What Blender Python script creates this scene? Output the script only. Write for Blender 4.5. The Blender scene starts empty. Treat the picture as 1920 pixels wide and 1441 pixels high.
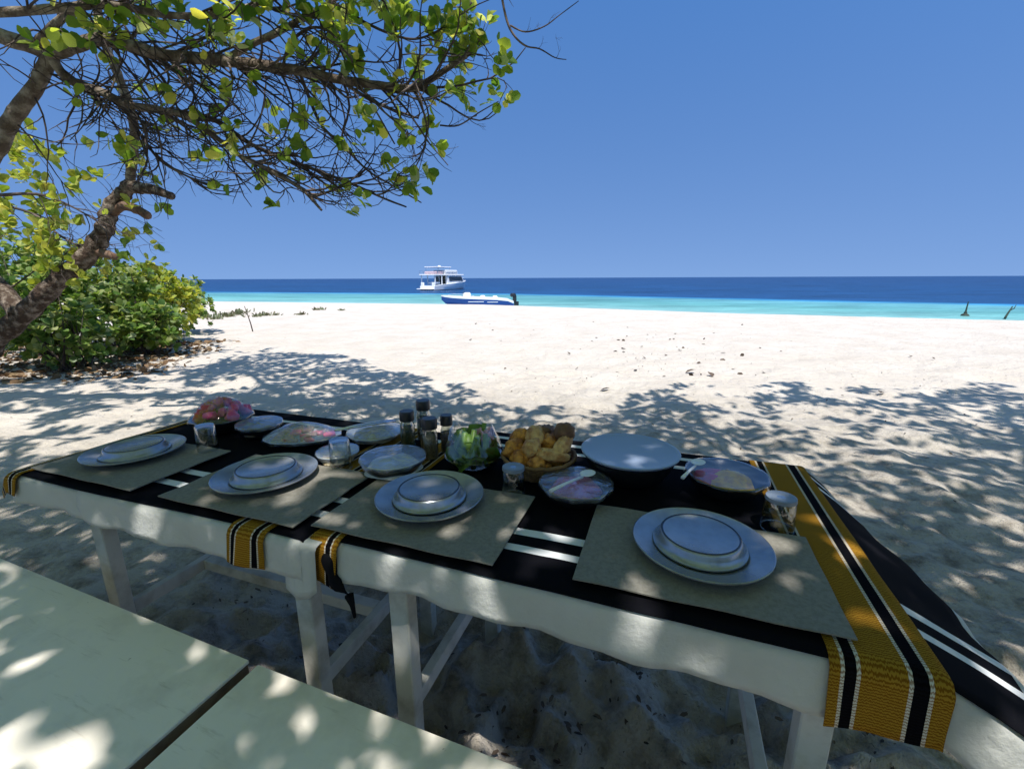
import bpy, math, random
import numpy as np
from mathutils import Vector, Matrix, noise as mnoise

random.seed(7); RNG = np.random.default_rng(11)
R_ = math.radians
SC = bpy.context.scene
COL = SC.collection

# ------------------------------------------------------------------ camera, sky, sun, exposure
CAM_H = 1.34
F_PX = 834.6; PITCH = R_(13.455); ROLL = R_(-0.2466)
camd = bpy.data.cameras.new('camera'); cam = bpy.data.objects.new('camera', camd); COL.objects.link(cam)
camd.sensor_fit = 'HORIZONTAL'; camd.sensor_width = 36.0; camd.lens = 36.0 * F_PX / 1920.0
camd.clip_start = 0.02; camd.clip_end = 30000
cx_ = Vector((1, 0, 0)); cu_ = Vector((0, math.sin(PITCH), math.cos(PITCH))); cf_ = Vector((0, math.cos(PITCH), -math.sin(PITCH)))
CR = math.cos(ROLL) * cx_ + math.sin(ROLL) * cu_
CU = -math.sin(ROLL) * cx_ + math.cos(ROLL) * cu_
cam.matrix_world = Matrix(((CR.x, CU.x, -cf_.x, 0), (CR.y, CU.y, -cf_.y, 0), (CR.z, CU.z, -cf_.z, CAM_H), (0, 0, 0, 1)))
SC.camera = cam
SC.view_settings.view_transform = 'Standard'; SC.view_settings.look = 'None'
SC.view_settings.gamma = 1.0; SC.view_settings.use_curve_mapping = False
SC.view_settings.exposure = 0.54

SHADOW = Vector((-0.089, 0.427, -1.0))                 # way the light travels, per metre of fall
SUN_EL = math.atan2(1.0, math.hypot(SHADOW.x, SHADOW.y)); SUN_AZ = math.atan2(-SHADOW.x, -SHADOW.y)
world = bpy.data.worlds.new('World'); SC.world = world; world.use_nodes = True
wn = world.node_tree; wn.nodes.clear()
wo = wn.nodes.new('ShaderNodeOutputWorld'); bg = wn.nodes.new('ShaderNodeBackground'); sky = wn.nodes.new('ShaderNodeTexSky')
sky.sky_type = 'NISHITA'; sky.sun_disc = False; sky.sun_elevation = SUN_EL; sky.sun_rotation = SUN_AZ
sky.altitude = 0; sky.air_density = 1.0; sky.dust_density = 0.6; sky.ozone_density = 5.0
stc = wn.nodes.new('ShaderNodeTexCoord'); svm = wn.nodes.new('ShaderNodeVectorMath'); svm.operation = 'MULTIPLY_ADD'
svm.inputs[1].default_value = (1, 1, .85); svm.inputs[2].default_value = (0, 0, .30); wn.links.new(stc.outputs['Generated'], svm.inputs[0])
svn = wn.nodes.new('ShaderNodeVectorMath'); svn.operation = 'NORMALIZE'; wn.links.new(svm.outputs[0], svn.inputs[0]); wn.links.new(svn.outputs[0], sky.inputs[0])
tint = wn.nodes.new('ShaderNodeMix'); tint.data_type = 'RGBA'; tint.blend_type = 'MULTIPLY'
tint.inputs[0].default_value = 1.0; tint.inputs[7].default_value = (0.80, 1.00, 1.10, 1)
ssp = wn.nodes.new('ShaderNodeSeparateXYZ'); wn.links.new(stc.outputs['Generated'], ssp.inputs[0])
smr = wn.nodes.new('ShaderNodeMapRange'); smr.inputs[1].default_value = 0.0; smr.inputs[2].default_value = .48; wn.links.new(ssp.outputs[2], smr.inputs[0])
hzm = wn.nodes.new('ShaderNodeMix'); hzm.data_type = 'RGBA'; hzm.inputs[6].default_value = (.70, .72, .78, 1); hzm.inputs[7].default_value = (.455, .72, .93, 1)
wn.links.new(smr.outputs[0], hzm.inputs[0]); wn.links.new(hzm.outputs[2], tint.inputs[7])
wn.links.new(sky.outputs[0], tint.inputs[6]); wn.links.new(tint.outputs[2], bg.inputs[0])
bg.inputs[1].default_value = 0.148; wn.links.new(bg.outputs[0], wo.inputs[0])
sd = bpy.data.lights.new('sun', 'SUN'); sun = bpy.data.objects.new('sun', sd); COL.objects.link(sun)
sd.energy = 4.3; sd.angle = R_(0.53); sd.color = (1.0, 0.975, 0.935)
sun.rotation_euler = SHADOW.to_track_quat('-Z', 'Y').to_euler()

# ------------------------------------------------------------------ helpers
def tag(o, label=None, cat=None, group=None, kind=None):
    if label: o['label'] = label
    if cat: o['category'] = cat
    if group: o['group'] = group
    if kind: o['kind'] = kind
    return o
def empty(name, loc=(0, 0, 0), rz=0.0):
    o = bpy.data.objects.new(name, None); o.location = loc; o.rotation_euler = (0, 0, rz); o.empty_display_size = 0.1
    COL.objects.link(o); return o
class MB:
    def __init__(s): s.v = []; s.f = []; s.m = []; s.uv = None
    def add(s, vs, fs, mi=0):
        n = len(s.v); s.v += [tuple(map(float, v)) for v in vs]
        s.f += [tuple(n + i for i in f) for f in fs]; s.m += [mi] * len(fs); return s
    def box(s, c, d, rot=None, mi=0, bev=0.0):
        hx, hy, hz = d[0] / 2, d[1] / 2, d[2] / 2
        if bev <= 0:
            vs = [Vector((x, y, z)) for z in (-hz, hz) for y in (-hy, hy) for x in (-hx, hx)]
            fs = [(0, 2, 3, 1), (4, 5, 7, 6), (0, 1, 5, 4), (2, 6, 7, 3), (0, 4, 6, 2), (1, 3, 7, 5)]
        else:
            vs = []; b = bev
            prof = [(-hz, b), (-hz + b, 0), (hz - b, 0), (hz, b)]
            for z, i in prof:
                x, y = hx - i, hy - i; k = b
                vs += [Vector(p) for p in ((x - k, -y, z), (x, -y + k, z), (x, y - k, z), (x - k, y, z), (-x + k, y, z), (-x, y - k, z), (-x, -y + k, z), (-x + k, -y, z))]
            fs = [tuple(reversed(range(8))), tuple(range(24, 32))]
            for r in range(3):
                for i in range(8): j = (i + 1) % 8; fs.append((r * 8 + i, r * 8 + j, r * 8 + 8 + j, r * 8 + 8 + i))
        if rot is not None: vs = [rot @ v for v in vs]
        return s.add([v + Vector(c) for v in vs], fs, mi)
    def tube(s, pts, rad, n=8, mi=0, cap=True, jit=0.0):
        pts = [Vector(p) for p in pts]; k = len(pts)
        if not hasattr(rad, '__len__'): rad = [rad] * k
        up = Vector((0.13, 0.21, 1)); vs = []; fs = []
        t0 = (pts[1] - pts[0]).normalized(); a = t0.cross(up).normalized()
        for i, p in enumerate(pts):
            t = (pts[min(i + 1, k - 1)] - pts[max(i - 1, 0)]).normalized()
            a = (a - t * a.dot(t)).normalized(); b = t.cross(a)
            for j in range(n):
                an = 2 * math.pi * j / n; rr = rad[i] * (1 + (random.uniform(-jit, jit) if jit else 0))
                vs.append(p + (a * math.cos(an) + b * math.sin(an)) * rr)
        for i in range(k - 1):
            for j in range(n):
                q = (j + 1) % n; fs.append((i * n + j, i * n + q, i * n + n + q, i * n + n + j))
        if cap: fs += [tuple(reversed(range(n))), tuple(range((k - 1) * n, k * n))]
        return s.add(vs, fs, mi)
    def lathe(s, prof, n=48, c=(0, 0, 0), mi=0, sx=1, sy=1, wob=None):
        vs = []; fs = []; c = Vector(c)
        for k, (r, z) in enumerate(prof):
            for j in range(n):
                a = 2 * math.pi * j / n; rr = r; zz = z
                if wob: rr, zz = wob(a, r, z, k)
                vs.append(c + Vector((rr * math.cos(a) * sx, rr * math.sin(a) * sy, zz)))
        for k in range(len(prof) - 1):
            for j in range(n):
                q = (j + 1) % n; fs.append((k * n + j, k * n + q, k * n + n + q, k * n + n + j))
        if prof[0][0] < 1e-5 or prof[-1][0] < 1e-5: pass
        return s.add(vs, fs, mi)
    def build(s, name, mats, parent=None, smooth=False, ang=None):
        me = bpy.data.meshes.new(name); me.from_pydata(s.v, [], s.f)
        for m in (mats if isinstance(mats, (list, tuple)) else [mats]): me.materials.append(m)
        if isinstance(mats, (list, tuple)): me.polygons.foreach_set('material_index', s.m)
        if smooth: me.polygons.foreach_set('use_smooth', [True] * len(me.polygons))
        me.validate(); me.update()
        if smooth and ang: me.set_sharp_from_angle(angle=R_(ang))
        o = bpy.data.objects.new(name, me); COL.objects.link(o)
        if parent: o.parent = parent
        return o
def npmesh(name, V, Fq, mats, parent=None, smooth=False, uv=None):
    """V (n,3), Fq (m,k) faces of equal size"""
    me = bpy.data.meshes.new(name); m, k = Fq.shape
    me.vertices.add(len(V)); me.vertices.foreach_set('co', np.ascontiguousarray(V, dtype=np.float32).ravel())
    me.loops.add(m * k); me.loops.foreach_set('vertex_index', np.ascontiguousarray(Fq, dtype=np.int32).ravel())
    me.polygons.add(m); me.polygons.foreach_set('loop_start', np.arange(m, dtype=np.int32) * k)
    if smooth: me.polygons.foreach_set('use_smooth', np.ones(m, dtype=bool))
    if uv is not None:
        l = me.uv_layers.new(name='UVMap'); l.data.foreach_set('uv', np.ascontiguousarray(uv[Fq.ravel()], dtype=np.float32).ravel())
    for mm in (mats if isinstance(mats, (list, tuple)) else [mats]): me.materials.append(mm)
    me.update(calc_edges=True); me.validate()
    o = bpy.data.objects.new(name, me); COL.objects.link(o)
    if parent: o.parent = parent
    return o
def copy_tree(o, parent=None):
    c = o.copy(); COL.objects.link(c); c.parent = parent
    for ch in list(o.children): copy_tree(ch, c)
    return c
def at(px, py, depth):
    """a point whose depth along the view is given in metres"""
    return Vector((0, 0, CAM_H)) + cf_ * depth + CR * ((px - 960) / F_PX * depth) - CU * ((py - 720.5) / F_PX * depth)
def project(P):
    P = np.asarray(P, dtype=float) - np.array([0, 0, CAM_H]); d = P @ np.array(cf_)
    dd = np.where(np.abs(d) < 1e-6, 1e-6, d)
    return 960 + F_PX * (P @ np.array(CR)) / dd, 720.5 - F_PX * (P @ np.array(CU)) / dd, d
def hash2(i, j, s):
    h = (i.astype(np.int64) * 374761393 + j.astype(np.int64) * 668265263 + s * 974634777) & 0x7fffffff
    h = ((h ^ (h >> 13)) * 1274126177) & 0x7fffffff
    return ((h ^ (h >> 16)) & 0xffff) / 65535.0
def vnoise(x, y, s=0):
    xi = np.floor(x); yi = np.floor(y); fx = x - xi; fy = y - yi; fx = fx * fx * (3 - 2 * fx); fy = fy * fy * (3 - 2 * fy)
    a = hash2(xi, yi, s); b = hash2(xi + 1, yi, s); c = hash2(xi, yi + 1, s); d = hash2(xi + 1, yi + 1, s)
    return a + (b - a) * fx + (c - a) * fy + (a - b - c + d) * fx * fy

# ------------------------------------------------------------------ materials
def mat(name, color, rough=0.6, spec=0.5, metal=0.0, noise=None, bump=None, coat=0.0, **kw):
    """noise=(scale, colour2, contrast lo, hi), bump=(scale, strength, distance)"""
    m = bpy.data.materials.new(name); m.use_nodes = True; nt = m.node_tree; b = nt.nodes['Principled BSDF']
    b.inputs['Base Color'].default_value = (*color, 1); b.inputs['Roughness'].default_value = rough
    b.inputs['Specular IOR Level'].default_value = spec; b.inputs['Metallic'].default_value = metal
    b.inputs['Coat Weight'].default_value = coat
    tc = nt.nodes.new('ShaderNodeTexCoord')
    if noise:
        n = nt.nodes.new('ShaderNodeTexNoise'); n.inputs['Scale'].default_value = noise[0]; n.inputs['Detail'].default_value = 6
        n.inputs['Roughness'].default_value = 0.62
        nt.links.new(tc.outputs['Object'], n.inputs['Vector'])
        r = nt.nodes.new('ShaderNodeMapRange'); r.inputs[1].default_value = noise[2]; r.inputs[2].default_value = noise[3]
        nt.links.new(n.outputs[0], r.inputs[0])
        mx = nt.nodes.new('ShaderNodeMix'); mx.data_type = 'RGBA'; mx.inputs[6].default_value = (*color, 1); mx.inputs[7].default_value = (*noise[1], 1)
        nt.links.new(r.outputs[0], mx.inputs[0]); nt.links.new(mx.outputs[2], b.inputs['Base Color'])
    if bump:
        n2 = nt.nodes.new('ShaderNodeTexNoise'); n2.inputs['Scale'].default_value = bump[0]; n2.inputs['Detail'].default_value = 8
        n2.inputs['Roughness'].default_value = 0.6
        nt.links.new(tc.outputs['Object'], n2.inputs['Vector'])
        bp = nt.nodes.new('ShaderNodeBump'); bp.inputs['Strength'].default_value = bump[1]; bp.inputs['Distance'].default_value = bump[2]
        nt.links.new(n2.outputs[0], bp.inputs['Height']); nt.links.new(bp.outputs[0], b.inputs['Normal'])
    return m
def leafmat(name, cols, trans, tw=0.45, rough=0.45):
    m = bpy.data.materials.new(name); m.use_nodes = True; nt = m.node_tree; b = nt.nodes['Principled BSDF']; out = nt.nodes['Material Output']
    g = nt.nodes.new('ShaderNodeNewGeometry'); cr = nt.nodes.new('ShaderNodeValToRGB')
    oi = nt.nodes.new('ShaderNodeObjectInfo'); ad = nt.nodes.new('ShaderNodeMath'); ad.operation = 'ADD'; fr = nt.nodes.new('ShaderNodeMath'); fr.operation = 'FRACT'
    nt.links.new(g.outputs['Random Per Island'], ad.inputs[0]); nt.links.new(oi.outputs['Random'], ad.inputs[1]); nt.links.new(ad.outputs[0], fr.inputs[0])
    el = cr.color_ramp.elements; el[0].color = (*cols[0], 1); el[1].color = (*cols[-1], 1)
    for i, c in enumerate(cols[1:-1]): e = el.new((i + 1) / (len(cols) - 1)); e.color = (*c, 1)
    nt.links.new(fr.outputs[0], cr.inputs[0])
    n = nt.nodes.new('ShaderNodeTexNoise'); n.inputs['Scale'].default_value = 40; tc = nt.nodes.new('ShaderNodeTexCoord'); nt.links.new(tc.outputs['Object'], n.inputs['Vector'])
    mr = nt.nodes.new('ShaderNodeMapRange'); mr.inputs[1].default_value = .3; mr.inputs[2].default_value = .7; mr.inputs[3].default_value = .75; mr.inputs[4].default_value = 1.15
    nt.links.new(n.outputs[0], mr.inputs[0])
    mu = nt.nodes.new('ShaderNodeMix'); mu.data_type = 'RGBA'; mu.blend_type = 'MULTIPLY'; mu.inputs[0].default_value = 1
    nt.links.new(cr.outputs[0], mu.inputs[6]); nt.links.new(mr.outputs[0], mu.inputs[7])
    nt.links.new(mu.outputs[2], b.inputs['Base Color']); b.inputs['Roughness'].default_value = rough; b.inputs['Specular IOR Level'].default_value = .35
    t = nt.nodes.new('ShaderNodeBsdfTranslucent'); tm = nt.nodes.new('ShaderNodeMix'); tm.data_type = 'RGBA'; tm.blend_type = 'MULTIPLY'; tm.inputs[0].default_value = 1
    nt.links.new(mu.outputs[2], tm.inputs[6]); tm.inputs[7].default_value = (*trans, 1); nt.links.new(tm.outputs[2], t.inputs[0])
    ms = nt.nodes.new('ShaderNodeMixShader'); ms.inputs[0].default_value = tw
    nt.links.new(b.outputs[0], ms.inputs[1]); nt.links.new(t.outputs[0], ms.inputs[2]); nt.links.new(ms.outputs[0], out.inputs[0])
    return m
def film_mat():
    m = bpy.data.materials.new('cling_film'); m.use_nodes = True; nt = m.node_tree; nt.nodes.remove(nt.nodes['Principled BSDF']); out = nt.nodes['Material Output']
    t = nt.nodes.new('ShaderNodeBsdfTransparent'); t.inputs[0].default_value = (.93, .95, .97, 1)
    g = nt.nodes.new('ShaderNodeBsdfGlossy'); g.inputs['Roughness'].default_value = .09; g.inputs[0].default_value = (.9, .93, 1, 1)
    d = nt.nodes.new('ShaderNodeBsdfDiffuse'); d.inputs[0].default_value = (.75, .78, .82, 1)
    tc = nt.nodes.new('ShaderNodeTexCoord')
    n = nt.nodes.new('ShaderNodeTexNoise'); n.inputs['Scale'].default_value = 21; n.inputs['Detail'].default_value = 7; n.inputs['Distortion'].default_value = 1.8; nt.links.new(tc.outputs['Object'], n.inputs['Vector'])
    b = nt.nodes.new('ShaderNodeBump'); b.inputs['Strength'].default_value = .9; b.inputs['Distance'].default_value = .012
    nt.links.new(n.outputs[0], b.inputs['Height']); nt.links.new(b.outputs[0], g.inputs['Normal'])
    lw = nt.nodes.new('ShaderNodeLayerWeight'); lw.inputs[0].default_value = .32; nt.links.new(b.outputs[0], lw.inputs['Normal'])
    mr = nt.nodes.new('ShaderNodeMapRange'); mr.inputs[3].default_value = .10; mr.inputs[4].default_value = .72; nt.links.new(lw.outputs['Facing'], mr.inputs[0])
    m1 = nt.nodes.new('ShaderNodeMixShader'); m1.inputs[0].default_value = .07; nt.links.new(t.outputs[0], m1.inputs[1]); nt.links.new(d.outputs[0], m1.inputs[2])
    m2 = nt.nodes.new('ShaderNodeMixShader'); nt.links.new(mr.outputs[0], m2.inputs[0]); nt.links.new(m1.outputs[0], m2.inputs[1]); nt.links.new(g.outputs[0], m2.inputs[2])
    nt.links.new(m2.outputs[0], out.inputs[0]); return m
def glass_mat(name, tintc=(.96, .98, .98), lo=.06, hi=.85):
    m = bpy.data.materials.new(name); m.use_nodes = True; nt = m.node_tree; nt.nodes.remove(nt.nodes['Principled BSDF']); out = nt.nodes['Material Output']
    t = nt.nodes.new('ShaderNodeBsdfTransparent'); t.inputs[0].default_value = (*tintc, 1)
    g = nt.nodes.new('ShaderNodeBsdfGlossy'); g.inputs['Roughness'].default_value = .04
    lw = nt.nodes.new('ShaderNodeLayerWeight'); lw.inputs[0].default_value = .3
    mr = nt.nodes.new('ShaderNodeMapRange'); mr.inputs[3].default_value = lo; mr.inputs[4].default_value = hi; nt.links.new(lw.outputs['Facing'], mr.inputs[0])
    m2 = nt.nodes.new('ShaderNodeMixShader'); nt.links.new(mr.outputs[0], m2.inputs[0]); nt.links.new(t.outputs[0], m2.inputs[1]); nt.links.new(g.outputs[0], m2.inputs[2])
    nt.links.new(m2.outputs[0], out.inputs[0]); return m
def stripe_mat(name, axis, bands, c0, weave=None, rough=.85):
    """bands: list of (position, colour) constant steps along UV axis"""
    m = bpy.data.materials.new(name); m.use_nodes = True; nt = m.node_tree; b = nt.nodes['Principled BSDF']
    uv = nt.nodes.new('ShaderNodeUVMap'); sp = nt.nodes.new('ShaderNodeSeparateXYZ'); nt.links.new(uv.outputs[0], sp.inputs[0])
    wob = nt.nodes.new('ShaderNodeTexNoise'); wob.inputs['Scale'].default_value = 9; nt.links.new(uv.outputs[0], wob.inputs['Vector'])
    w2 = nt.nodes.new('ShaderNodeMath'); w2.operation = 'MULTIPLY_ADD'; w2.inputs[1].default_value = .006; nt.links.new(wob.outputs[0], w2.inputs[0]); nt.links.new(sp.outputs[axis], w2.inputs[2])
    cr = nt.nodes.new('ShaderNodeValToRGB'); cr.color_ramp.interpolation = 'CONSTANT'; el = cr.color_ramp.elements
    el[0].position = 0; el[0].color = (*c0, 1); el[1].position = bands[0][0]; el[1].color = (*bands[0][1], 1)
    for p, c in bands[1:]: e = el.new(p); e.color = (*c, 1)
    nt.links.new(w2.outputs[0], cr.inputs[0]); col = cr.outputs[0]
    if weave:
        v = nt.nodes.new('ShaderNodeTexWave'); v.wave_type = 'BANDS'; v.bands_direction = 'Y'; v.inputs['Scale'].default_value = 62; v.inputs['Distortion'].default_value = 5.5; v.inputs['Detail'].default_value = 3; v.inputs['Detail Scale'].default_value = 1.6
        mp = nt.nodes.new('ShaderNodeMapping'); mp.inputs['Scale'].default_value = (.6, 1, 1); nt.links.new(uv.outputs[0], mp.inputs[0]); nt.links.new(mp.outputs[0], v.inputs['Vector'])
        mr = nt.nodes.new('ShaderNodeMapRange'); mr.inputs[1].default_value = .3; mr.inputs[2].default_value = .75; nt.links.new(v.outputs['Fac'], mr.inputs[0])
        mx = nt.nodes.new('ShaderNodeMix'); mx.data_type = 'RGBA'; mx.blend_type = 'MULTIPLY'; mx.inputs[7].default_value = (*weave[3], 1)
        nt.links.new(mr.outputs[0], mx.inputs[0]); nt.links.new(col, mx.inputs[6]); col = mx.outputs[2]
    nt.links.new(col, b.inputs['Base Color']); b.inputs['Roughness'].default_value = rough; b.inputs['Specular IOR Level'].default_value = .03
    mp2 = nt.nodes.new('ShaderNodeMapping'); mp2.inputs['Scale'].default_value = (600, 600, 1); nt.links.new(uv.outputs[0], mp2.inputs[0])
    ck = nt.nodes.new('ShaderNodeTexNoise'); ck.inputs['Scale'].default_value = 1; nt.links.new(mp2.outputs[0], ck.inputs['Vector'])
    bp = nt.nodes.new('ShaderNodeBump'); bp.inputs['Strength'].default_value = .4; bp.inputs['Distance'].default_value = .001; nt.links.new(ck.outputs[0], bp.inputs['Height']); nt.links.new(bp.outputs[0], b.inputs['Normal'])
    return m

M = {}
M['sand'] = mat('sand', (.62, .555, .475), .95, .1, noise=(1.3, (.54, .47, .39), .35, .7), bump=(7, .8, .09))
# finer grain, dark specks, and greyer trodden sand round the tables
nt = M['sand'].node_tree; b_ = nt.nodes['Principled BSDF']; tc_ = [n for n in nt.nodes if n.type == 'TEX_COORD'][0]; bp_ = [n for n in nt.nodes if n.type == 'BUMP'][0]
mx_ = [n for n in nt.nodes if n.type == 'MIX'][0]
vo = nt.nodes.new('ShaderNodeTexNoise'); vo.inputs['Scale'].default_value = 55; vo.inputs['Detail'].default_value = 4; nt.links.new(tc_.outputs['Object'], vo.inputs['Vector'])
mr_ = nt.nodes.new('ShaderNodeMapRange'); mr_.inputs[1].default_value = .62; mr_.inputs[2].default_value = .70; nt.links.new(vo.outputs[0], mr_.inputs[0])
bl_ = nt.nodes.new('ShaderNodeTexNoise'); bl_.inputs['Scale'].default_value = 3.1; nt.links.new(tc_.outputs['Object'], bl_.inputs['Vector'])
mrb = nt.nodes.new('ShaderNodeMapRange'); mrb.inputs[1].default_value = .48; mrb.inputs[2].default_value = .62; mrb.inputs[4].default_value = .6; nt.links.new(bl_.outputs[0], mrb.inputs[0])
mm_ = nt.nodes.new('ShaderNodeMath'); mm_.operation = 'MULTIPLY'; nt.links.new(mr_.outputs[0], mm_.inputs[0]); nt.links.new(mrb.outputs[0], mm_.inputs[1])
m2_ = nt.nodes.new('ShaderNodeMix'); m2_.data_type = 'RGBA'; m2_.inputs[7].default_value = (.13, .11, .09, 1)
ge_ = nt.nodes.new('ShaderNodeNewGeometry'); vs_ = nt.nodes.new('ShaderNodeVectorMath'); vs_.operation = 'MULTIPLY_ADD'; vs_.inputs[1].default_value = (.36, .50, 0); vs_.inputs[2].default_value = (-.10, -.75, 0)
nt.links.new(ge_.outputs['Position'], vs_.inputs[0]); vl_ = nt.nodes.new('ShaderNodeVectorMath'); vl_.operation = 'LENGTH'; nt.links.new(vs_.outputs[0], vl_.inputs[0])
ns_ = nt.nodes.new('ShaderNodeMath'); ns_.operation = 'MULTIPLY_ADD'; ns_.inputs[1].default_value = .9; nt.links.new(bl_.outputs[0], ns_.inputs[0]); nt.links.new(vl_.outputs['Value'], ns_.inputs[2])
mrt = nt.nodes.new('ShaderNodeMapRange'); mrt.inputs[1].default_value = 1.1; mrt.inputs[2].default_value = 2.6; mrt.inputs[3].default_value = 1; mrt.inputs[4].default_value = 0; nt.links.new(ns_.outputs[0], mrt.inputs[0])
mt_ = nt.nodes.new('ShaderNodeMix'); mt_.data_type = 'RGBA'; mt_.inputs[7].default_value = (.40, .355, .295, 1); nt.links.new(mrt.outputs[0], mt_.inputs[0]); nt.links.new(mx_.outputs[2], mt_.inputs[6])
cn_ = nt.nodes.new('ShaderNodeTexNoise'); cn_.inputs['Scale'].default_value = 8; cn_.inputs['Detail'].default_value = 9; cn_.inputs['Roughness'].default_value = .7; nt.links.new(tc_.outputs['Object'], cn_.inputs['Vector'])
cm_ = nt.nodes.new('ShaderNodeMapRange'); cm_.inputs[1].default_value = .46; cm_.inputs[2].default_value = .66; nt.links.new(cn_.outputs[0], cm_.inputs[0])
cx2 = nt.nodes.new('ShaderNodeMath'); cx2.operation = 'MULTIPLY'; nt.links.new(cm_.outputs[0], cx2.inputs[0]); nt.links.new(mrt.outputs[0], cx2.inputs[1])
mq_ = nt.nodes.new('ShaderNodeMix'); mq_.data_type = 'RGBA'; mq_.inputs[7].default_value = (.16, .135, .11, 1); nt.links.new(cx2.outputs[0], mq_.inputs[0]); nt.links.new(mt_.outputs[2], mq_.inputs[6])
nt.links.new(mm_.outputs[0], m2_.inputs[0]); nt.links.new(mq_.outputs[2], m2_.inputs[6]); nt.links.new(m2_.outputs[2], b_.inputs['Base Color'])
fb = nt.nodes.new('ShaderNodeTexNoise'); fb.inputs['Scale'].default_value = 110; fb.inputs['Detail'].default_value = 3; nt.links.new(tc_.outputs['Object'], fb.inputs['Vector'])
b2 = nt.nodes.new('ShaderNodeBump'); b2.inputs['Strength'].default_value = .8; b2.inputs['Distance'].default_value = .009
nt.links.new(fb.outputs[0], b2.inputs['Height']); nt.links.new(bp_.outputs[0], b2.inputs['Normal']); nt.links.new(b2.outputs[0], b_.inputs['Normal'])

M['white_paint'] = mat('worn_white_paint', (.60, .59, .54), .55, .3, noise=(14, (.40, .385, .33), .55, .75), bump=(30, .3, .004))
M['leg_paint'] = mat('weathered_leg_paint', (.58, .56, .50), .7, .25, noise=(9, (.30, .27, .21), .45, .75), bump=(40, .4, .004))
M['bench_paint'] = mat('bench_paint', (.76, .70, .61), .5, .3, noise=(5, (.56, .50, .42), .48, .74), bump=(26, .25, .003))
nt = M['bench_paint'].node_tree; b_ = nt.nodes['Principled BSDF']; tc_ = [n for n in nt.nodes if n.type == 'TEX_COORD'][0]; mx_ = [n for n in nt.nodes if n.type == 'MIX'][0]
def scuff(scale, stretch, lo, hi, col, prev):
    mp = nt.nodes.new('ShaderNodeMapping'); mp.inputs['Scale'].default_value = stretch; nt.links.new(tc_.outputs['Object'], mp.inputs[0])
    n = nt.nodes.new('ShaderNodeTexNoise'); n.inputs['Scale'].default_value = scale; n.inputs['Detail'].default_value = 7; n.inputs['Roughness'].default_value = .65; nt.links.new(mp.outputs[0], n.inputs['Vector'])
    r = nt.nodes.new('ShaderNodeMapRange'); r.inputs[1].default_value = lo; r.inputs[2].default_value = hi; nt.links.new(n.outputs[0], r.inputs[0])
    m = nt.nodes.new('ShaderNodeMix'); m.data_type = 'RGBA'; m.inputs[7].default_value = (*col, 1); nt.links.new(r.outputs[0], m.inputs[0]); nt.links.new(prev, m.inputs[6]); return m.outputs[2]
c_ = scuff(9, (1, 9, 1), .60, .80, (.50, .44, .35), mx_.outputs[2]); c_ = scuff(38, (1, 1, 1), .69, .74, (.25, .20, .15), c_); nt.links.new(c_, b_.inputs['Base Color'])
M['bench_edge'] = mat('bench_edge_wood', (.20, .15, .11), .8, .2, noise=(12, (.08, .06, .05), .4, .7), bump=(30, .4, .005))
M['white_cloth'] = mat('white_cloth', (.58, .58, .55), .75, .2, noise=(5, (.51, .51, .47), .4, .7), bump=(9, .7, .022))
nt = M['white_cloth'].node_tree; b_ = nt.nodes['Principled BSDF']; o_ = nt.nodes['Material Output']
t_ = nt.nodes.new('ShaderNodeBsdfTranslucent'); t_.inputs[0].default_value = (.7, .69, .64, 1); ms_ = nt.nodes.new('ShaderNodeMixShader'); ms_.inputs[0].default_value = .25
nt.links.new(b_.outputs[0], ms_.inputs[1]); nt.links.new(t_.outputs[0], ms_.inputs[2]); nt.links.new(ms_.outputs[0], o_.inputs[0])
BLK = (.005, .005, .007); WHT = (.62, .62, .62); GLD = (.32, .175, .02)
M['placemat'] = mat('placemat_weave', (.215, .20, .17), .75, .25, noise=(120, (.165, .152, .125), .4, .65), bump=(260, .5, .0015))
M['placemat_dark'] = M['placemat']
M['china'] = mat('brushed_grey_tableware', (.34, .36, .40), .27, .5, metal=.62, noise=(24, (.27, .28, .31), .4, .7), bump=(60, .12, .0015))
M['bowl_china'] = mat('pale_china', (.46, .48, .50), .2, .5, bump=(3, .05, .003))
M['dark_rim'] = mat('dark_glazed_rim', (.02, .025, .04), .25, .5)
M['black_bowl'] = mat('black_melamine', (.012, .012, .014), .3, .5)
M['lid_blue'] = mat('pale_plastic_lid', (.27, .32, .42), .2, .5)
M['film'] = film_mat(); M['film_thin'] = glass_mat('thin_wrap', (.96, .97, .98), .05, .5); M['glass'] = glass_mat('clear_glass'); M['sky_sheen'] = mat('painted_sky_sheen', (.17, .20, .25), .35, .5, bump=(60, .5, .004))
M['cap'] = mat('black_cap', (.012, .012, .014), .35, .5); M['bottle_glass'] = glass_mat('bottle_glass', (.75, .78, .72), .15, .7)
M['pepper'] = mat('peppercorns', (.05, .035, .025), .8, .2, noise=(220, (.14, .11, .08), .4, .6)); M['salt'] = mat('pink_salt', (.42, .30, .22), .8, .2, noise=(200, (.25, .16, .10), .4, .6))
M['herbs'] = mat('dried_herbs', (.17, .15, .07), .9, .2, noise=(180, (.08, .09, .04), .4, .6)); M['label'] = mat('paper_label', (.30, .32, .28), .7, .2)
M['melon'] = mat('watermelon', (.50, .045, .05), .35, .5, noise=(40, (.62, .10, .09), .4, .7), bump=(60, .4, .004)); M['rind'] = mat('melon_rind', (.35, .42, .2), .4, .4)
M['papaya'] = mat('papaya', (.55, .16, .03), .4, .4, noise=(30, (.45, .09, .02), .4, .7))
M['pink_fruit'] = mat('pink_fruit', (.55, .07, .16), .4, .4, noise=(30, (.62, .2, .26), .45, .7))
M['meat'] = mat('cooked_meat', (.28, .14, .10), .5, .4, noise=(50, (.45, .22, .14), .4, .65), bump=(60, .6, .008))
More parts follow.
